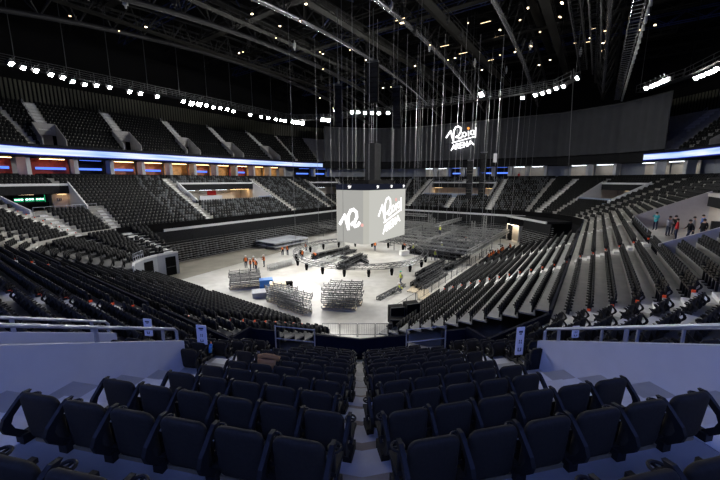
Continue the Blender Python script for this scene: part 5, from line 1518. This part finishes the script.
# jacket and bottle left on the seats
js = min((a for a in ALLS if a[3] == 'f1' and a[4] == 5 and a[5] > .7), key=lambda a: a[5])
m = MB(); m.sweep([(-.24, .02, .90), (-.08, .03, .935), (.1, .02, .93), (.24, .03, .89)], .055, 8)
m.prism([Vector((-.22, -.045, .90)), Vector((.2, -.045, .90)), Vector((.16, -.06, .66)), Vector((-.02, -.06, .60)), Vector((-.2, -.06, .70))], (0, -.03, 0))
j = m.build('jacket', [M_tanjacket], None, True, js[0], js[1]); tag(j, 'tan jacket draped over a seat back near the left row sign', 'jacket')
o = empty('water_bottle', W(4.66, 8.34, 7.3)); m = MB(); m.tube((0, 0, 0), (.04, 0, .22), .045, 10); m.tube((.04, 0, .22), (.045, 0, .26), .045, 10, r2=.02); m.build('body', [mat('bottle_blue', (.05, .22, .5), .2)], o, True)
m = MB(); m.tube((.045, 0, .26), (.05, 0, .30), .02, 8); m.build('cap', [M_orange], o); tag(o, 'blue bottle with orange cap left beside the left row sign', 'bottle')

# ------------------------------------------------------------------ people
def person_mesh(name, J, mats_shirt):
    """J: joint positions; one continuous skinned body."""
    V = []; E = []; Rr = []
    def v(p, r): V.append(p); Rr.append(r); return len(V)-1
    pel = v(J['pelvis'], .15); wa = v(J['waist'], .135); chs = v(J['chest'], .155); nk = v(J['neck'], .06); hd0 = v(J['head'], .085); hd1 = v(J['crown'], .085)
    E += [(pel, wa), (wa, chs), (chs, nk), (nk, hd0), (hd0, hd1)]
    for s in ('l', 'r'):
        sh = v(J['sh'+s], .07); el = v(J['el'+s], .05); wr = v(J['wr'+s], .036); hn = v(J['ha'+s], .042)
        E += [(chs, sh), (sh, el), (el, wr), (wr, hn)]
        hp = v(J['hp'+s], .10); kn_ = v(J['kn'+s], .072); an = v(J['an'+s], .05); to = v(J['to'+s], .05)
        E += [(pel, hp), (hp, kn_), (kn_, an), (an, to)]
    me = bpy.data.meshes.new(name); me.from_pydata(V, E, []); me.update()
    o = bpy.data.objects.new(name, me); COL.objects.link(o)
    mo = o.modifiers.new('s', 'SKIN')
    for k, sv in enumerate(me.skin_vertices[0].data): sv.radius = (Rr[k], Rr[k]); sv.use_root = (k == 0)
    sb = o.modifiers.new('d', 'SUBSURF'); sb.levels = 1; sb.render_levels = 1
    dg = bpy.context.evaluated_depsgraph_get(); ev = o.evaluated_get(dg); out = bpy.data.meshes.new_from_object(ev)
    bpy.data.objects.remove(o); bpy.data.meshes.remove(me)
    out.name = name; out.materials.clear()
    for m_ in mats_shirt: out.materials.append(m_)   # skin, shirt, trousers, shoes
    hz = J['head'][2]; pc_ = Vector(J['pelvis']); nkv = Vector(J['neck'])
    for p in out.polygons:
        c = Vector(p.center); k = 1
        dmin = {}
        def dseg(a, b):
            a = Vector(a); b = Vector(b); ab = b-a; t = max(0, min(1, (c-a).dot(ab)/max(ab.length_squared, 1e-6))); return (c-(a+ab*t)).length
        q = [(min(dseg(J['neck'], J['head']), dseg(J['head'], J['crown'])), 0), (min(dseg(J['pelvis'], J['waist']), dseg(J['waist'], J['chest']))-.06, 1)]
        for s in ('l', 'r'):
            q += [(dseg(J['sh'+s], J['el'+s]), 1), (dseg(J['el'+s], J['wr'+s]), 1), (dseg(J['wr'+s], J['ha'+s]), 0), (dseg(J['hp'+s], J['kn'+s]), 2), (dseg(J['kn'+s], J['an'+s]), 2), (dseg(J['an'+s], J['to'+s])+.01, 3)]
        p.material_index = min(q)[1]; p.use_smooth = True
    return out
def pose(kind):
    J = dict(pelvis=(0, 0, .93), waist=(0, .01, 1.10), chest=(0, .0, 1.32), neck=(0, .0, 1.50), head=(0, .02, 1.60), crown=(0, .02, 1.70))
    for s, x in (('l', -1), ('r', 1)):
        J['sh'+s] = (x*.19, 0, 1.42); J['el'+s] = (x*.25, -.03, 1.14); J['wr'+s] = (x*.25, .08, .92); J['ha'+s] = (x*.24, .11, .84)
        J['hp'+s] = (x*.10, 0, .88); J['kn'+s] = (x*.11, .02, .50); J['an'+s] = (x*.11, -.02, .09); J['to'+s] = (x*.12, .13, .05)
    if kind == 'walk':
        J['knl'] = (-.11, .16, .52); J['anl'] = (-.11, .22, .10); J['tol'] = (-.11, .37, .07)
        J['knr'] = (.11, -.02, .50); J['anr'] = (.11, -.28, .14); J['tor'] = (.11, -.17, .05)
        J['ell'] = (-.25, -.12, 1.16); J['wrl'] = (-.24, -.10, .93); J['hal'] = (-.23, -.08, .85); J['elr'] = (.25, .06, 1.15); J['wrr'] = (.23, .24, 1.0); J['har'] = (.22, .31, .97)
    if kind == 'reach':
        J['elr'] = (.24, .20, 1.28); J['wrr'] = (.16, .42, 1.34); J['har'] = (.14, .50, 1.36); J['ell'] = (-.25, .10, 1.18); J['wrl'] = (-.12, .30, 1.15); J['hal'] = (-.08, .37, 1.16)
    if kind == 'bend':
        J.update(pelvis=(0, -.12, .86), waist=(0, .03, 1.0), chest=(0, .22, 1.10), neck=(0, .38, 1.18), head=(0, .47, 1.20), crown=(0, .56, 1.22))
        for s, x in (('l', -1), ('r', 1)):
            J['sh'+s] = (x*.19, .30, 1.14); J['el'+s] = (x*.22, .36, .88); J['wr'+s] = (x*.18, .46, .66); J['ha'+s] = (x*.17, .49, .58); J['hp'+s] = (x*.10, -.12, .82); J['kn'+s] = (x*.12, .08, .48); J['an'+s] = (x*.12, -.03, .09); J['to'+s] = (x*.13, .12, .05)
    if kind == 'sit':
        J.update(pelvis=(0, 0, .50), waist=(0, .0, .68), chest=(0, .05, .90), neck=(0, .09, 1.08), head=(0, .12, 1.18), crown=(0, .13, 1.28))
        for s, x in (('l', -1), ('r', 1)):
            J['sh'+s] = (x*.19, .06, 1.0); J['el'+s] = (x*.25, .14, .75); J['wr'+s] = (x*.16, .34, .66); J['ha'+s] = (x*.10, .40, .66); J['hp'+s] = (x*.10, .05, .49); J['kn'+s] = (x*.14, .44, .50); J['an'+s] = (x*.13, .42, .09); J['to'+s] = (x*.14, .56, .05)
    if kind == 'crouch':
        J.update(pelvis=(0, -.05, .38), waist=(0, .03, .55), chest=(0, .14, .74), neck=(0, .22, .91), head=(0, .27, 1.0), crown=(0, .30, 1.10))
        for s, x in (('l', -1), ('r', 1)):
            J['sh'+s] = (x*.19, .17, .84); J['el'+s] = (x*.26, .30, .62); J['wr'+s] = (x*.16, .46, .50); J['ha'+s] = (x*.12, .52, .46); J['hp'+s] = (x*.10, -.02, .36); J['kn'+s] = (x*.17, .34, .48); J['an'+s] = (x*.14, .05, .09); J['to'+s] = (x*.15, .20, .05)
    return J
POSES = {k: pose(k) for k in ('stand', 'walk', 'reach', 'bend', 'sit', 'crouch')}
PM = {}
def body(kind, shirt):
    if (kind, shirt) not in PM: PM[(kind, shirt)] = person_mesh('person', POSES[kind], [M_skin, {'grey': M_greycloth, 'dark': M_dark, 'red': M_redcloth, 'teal': M_teal, 'blue': M_bluecloth}[shirt], M_jeans, M_black])
    return PM[(kind, shirt)]
VM = {}
def vest_mesh(kind):
    if kind in VM: return VM[kind]
    J = POSES[kind]; m = MB(); A = Vector(J['waist']); B = Vector(J['chest']); N = Vector(J['neck']); Pv = Vector(J['pelvis'])
    ring_ = []
    xs = Vector((1, 0, 0))
    pts = [(Pv+(A-Pv)*.35, .175, .15), (A, .175, .15), (B, .195, .16), (B+(N-B)*.55, .17, .13), (B+(N-B)*.85, .10, .10)]
    n = 12
    for c, rx, ry in pts:
        d = (N-A).normalized(); y = d.cross(xs).normalized()
        ring_.append([c+xs*rx*math.cos(2*PI*k/n)+y*ry*math.sin(2*PI*k/n) for k in range(n)])
    for r in ring_: m.v.extend([tuple(p) for p in r])
    for a in range(len(pts)-1):
        for k in range(n): m.f.append((a*n+k, a*n+(k+1) % n, (a+1)*n+(k+1) % n, (a+1)*n+k)); m.m.append(1 if a == 1 and False else 0)
    VM[kind] = m; return m
def helmet_mesh(kind, hair=False):
    J = POSES[kind]; c = Vector(J['crown']); h0 = Vector(J['head']); ax = (c-h0).normalized()
    m = MB(); n = 12; P = []
    q = ax.to_track_quat('Z', 'Y').to_matrix()
    rings = ((.02, .135 if not hair else .115), (.05, .125 if not hair else .115), (.09, .10), (.12, .06)) if not hair else ((-.06, .108), (.0, .112), (.05, .105), (.09, .07))
    for hh, r in rings:
        for k in range(n): P.append(c-ax*.03+q @ Vector((r*math.cos(2*PI*k/n), r*math.sin(2*PI*k/n)-(.02 if hair else 0), hh)))
    P.append(c-ax*.03+q @ Vector((0, 0, rings[-1][0]+.02)))
    F = []
    for a in range(3):
        for k in range(n): F.append((a*n+k, a*n+(k+1) % n, (a+1)*n+(k+1) % n, (a+1)*n+k))
    for k in range(n): F.append((3*n+k, 3*n+(k+1) % n, 4*n))
    m.add(P, F)
    if not hair: m.box((0, 0, 0), (.16, .12, .015), 0, 0, Matrix.Translation(c-ax*.0+Vector((0, .12, 0)) if kind != 'bend' else c))
    return m
VME = {}; HME = {}
def person(p, rz, kind, shirt, vest, helm, label, group=None):
    o = bpy.data.objects.new('person', body(kind, shirt)); COL.objects.link(o); o.location = p; o.rotation_euler.z = rz
    if vest:
        if (kind, vest) not in VME: VME[(kind, vest)] = vest_mesh(kind).mesh('vest', [M_orange if vest == 'orange' else M_yellow], True)
        c = bpy.data.objects.new('vest', VME[(kind, vest)]); COL.objects.link(c); c.parent = o
    key = (kind, helm)
    if key not in HME: HME[key] = helmet_mesh(kind, helm == 'hair').mesh('helmet', [{'white': M_helmw, 'green': M_helmg, 'hair': M_hairm}[helm]], True)
    c = bpy.data.objects.new('hair' if helm == 'hair' else 'helmet', HME[key]); COL.objects.link(c); c.parent = o
    tag(o, label, 'person', group)
G1 = 'workers in orange vests on the floor'
for (u, v, rz, kd, helm, lb) in ((27.8, 38.7, .3, 'stand', 'white', 'person in orange vest, leftmost of the group by the left barrier stack'), (27.2, 36.9, 1.9, 'stand', 'white', 'person in orange vest, front middle of the group by the left barrier stack'),
                                 (28.2, 37.6, -1.2, 'reach', 'white', 'person in orange vest, back middle of the group by the left barrier stack'), (27.4, 36.0, 2.5, 'stand', 'white', 'person in orange vest, rightmost of the group by the left barrier stack'),
                                 (29.6, 37.1, 2.0, 'reach', 'white', 'person in orange vest carrying a load right of the group of four'), (36.2, 40.6, .5, 'bend', 'hair', 'person in orange vest bending before the stage decks, left one'), (36.6, 39.9, -.5, 'stand', 'white', 'person in orange vest standing before the stage decks, right one'),
                                 (35.5, 35.5, .8, 'stand', 'white', 'person in orange vest standing alone among the grey trusses'), (40.2, 39.3, -1.0, 'walk', 'hair', 'person in orange vest walking nearest the folded left stand'), (36.4, 33.6, 1.2, 'bend', 'white', 'person in orange vest bending left of the cube'),
                                 (47.6, 30.2, .2, 'stand', 'hair', 'person in orange vest standing just under the cube corner'), (50.5, 26.0, .2, 'bend', 'hair', 'person in orange vest bending right of the cube bottom'), (72.5, 13.6, .4, 'walk', 'hair', 'person in orange vest in front of the lit corridor'),
                                 (63.0, 19.5, .9, 'stand', 'hair', 'person in orange vest deep inside the floor truss grid')):
    person(W(u, v, 0), rz, kd, 'dark', 'orange', helm, lb, G1)
for (u, v, z, rz, kd, helm, lb) in ((33.0, 17.4, 0, 2.0, 'walk', 'green', 'person in yellow vest and green helmet walking beside the black truss bundle'), (31.0, 16.3, 0, 2.2, 'crouch', 'white', 'person in yellow vest crouching over the flat truss'),
                                    (49.2, 23.8, 0, .5, 'stand', 'white', 'person in yellow vest standing right of the circle truss'), (46.7, 18.9, 0, -.8, 'stand', 'white', 'person in yellow vest standing at the front edge of the truss grid'),
                                    (53.0, 20.4, 0, .8, 'stand', 'white', 'person in yellow vest inside the truss grid near the front'), (57.3, 22.5, GZ+.28, .1, 'stand', 'white', 'person in yellow vest standing on top of the truss grid')):
    person(W(u, v, z), rz, kd, 'grey', 'yellow', helm, lb, 'workers in yellow vests')
gB = SEG['B']
for k, (u, kk) in enumerate(((49.5, 11), (50.8, 11), (52.0, 11), (53.2, 10), (51.2, 10), (54.2, 10), (54.8, 9))):
    person(gB.P(sB(u), -0.14-LD*kk-.62, low_z(kk)), gB.rz, 'sit', 'dark', 'orange', 'white' if k % 2 == 0 else 'hair',
           'person in orange vest sitting on the right stand by the fence, %s from the left' % nth(k+1), 'seated workers on the right stand')
zB = V_B[1]
for (u, dd, rz, kd, sh, lb) in ((43.0, 6.2, 1.0, 'reach', 'teal', 'person in teal shirt leaning at the far end of the right opening'), (38.9, 6.6, 2.2, 'reach', 'grey', 'person in pale grey shirt standing left of the red shirt at right'),
                                (39.8, 7.1, -2.2, 'stand', 'dark', 'person in dark shirt half behind the pale grey shirt at right'), (36.6, 6.8, -.2, 'stand', 'red', 'person in red shirt and blue jeans in the right opening'),
                                (36.3, 7.5, .3, 'walk', 'dark', 'person in dark clothes just right of the red shirt'), (39.6, 8.3, -.4, 'stand', 'grey', 'person in grey shirt behind the dark-clothed one at right'),
                                (37.5, 8.5, .7, 'stand', 'dark', 'person in black in front of the blue shirt at right'), (42.2, 9.3, .2, 'stand', 'blue', 'person in blue shirt nearest the bright kiosk at right')):
    person(gB.P(sB(u), dd, zB), gB.rz+rz, kd, sh, None, 'hair', lb, 'people in the right opening')
person(SEG['E'].P(sE(16.0), DS+1.7, 12.05), SEG['E'].rz, 'stand', 'red', None, 'hair', 'person in red standing on the suite terrace at the far end')
railing([gB.P(sB(46.5), V_B[3]+.1, zB), gB.P(sB(34.0), V_B[3]+.1, zB)], 'white railing in front of the people in the right opening', h=1.05, nposts=8, mid_h=(.35, .7))
gL = SEG['L']
railing([gL.P(sL(17.2), V_L1[3]+.1, V_L1[1]), gL.P(sL(14.5), V_L1[3]+.1, V_L1[1])], 'pale railing below the numbered beige wall at far left', h=1.0, nposts=4)
gK = SEG['K1']
railing([gK.P(-3.0, V_K1[3]+.1, V_K1[1]), gK.P(3.0, V_K1[3]+.1, V_K1[1])], 'pale railing in front of the green concession at far left', h=1.0, nposts=6)
gK2 = SEG['K2']
railing([gK2.P(-1.1, -7.35, 2.98), gK2.P(1.1, -7.35, 2.98)], 'grey railing above the two dark floor doors in the left corner', h=.9, nposts=6)

# ------------------------------------------------------------------ camera, view, world
cam = bpy.data.cameras.new('camera'); cam.sensor_width = 36; cam.lens = 36*F_/720; cam.clip_end = 400; cam.clip_start = .05
co = bpy.data.objects.new('camera', cam); COL.objects.link(co); co.location = (0, 0, CAMH); co.rotation_euler = (PI/2-TH, 0, 0)
SC.camera = co
w = bpy.data.worlds.new('world'); SC.world = w; w.use_nodes = True
w.node_tree.nodes['Background'].inputs['Color'].default_value = (0, 0, 0, 1); w.node_tree.nodes['Background'].inputs['Strength'].default_value = 0
vs = SC.view_settings; vs.view_transform = 'Standard'; vs.look = 'None'; vs.gamma = 1.0; vs.exposure = 0.0; vs.use_curve_mapping = False
SC.display_settings.display_device = 'sRGB'
SC.cycles.use_denoising = True
SC.cycles.max_bounces = 6; SC.cycles.diffuse_bounces = 4; SC.cycles.sample_clamp_indirect = 6.0
SC.cycles.use_light_tree = True
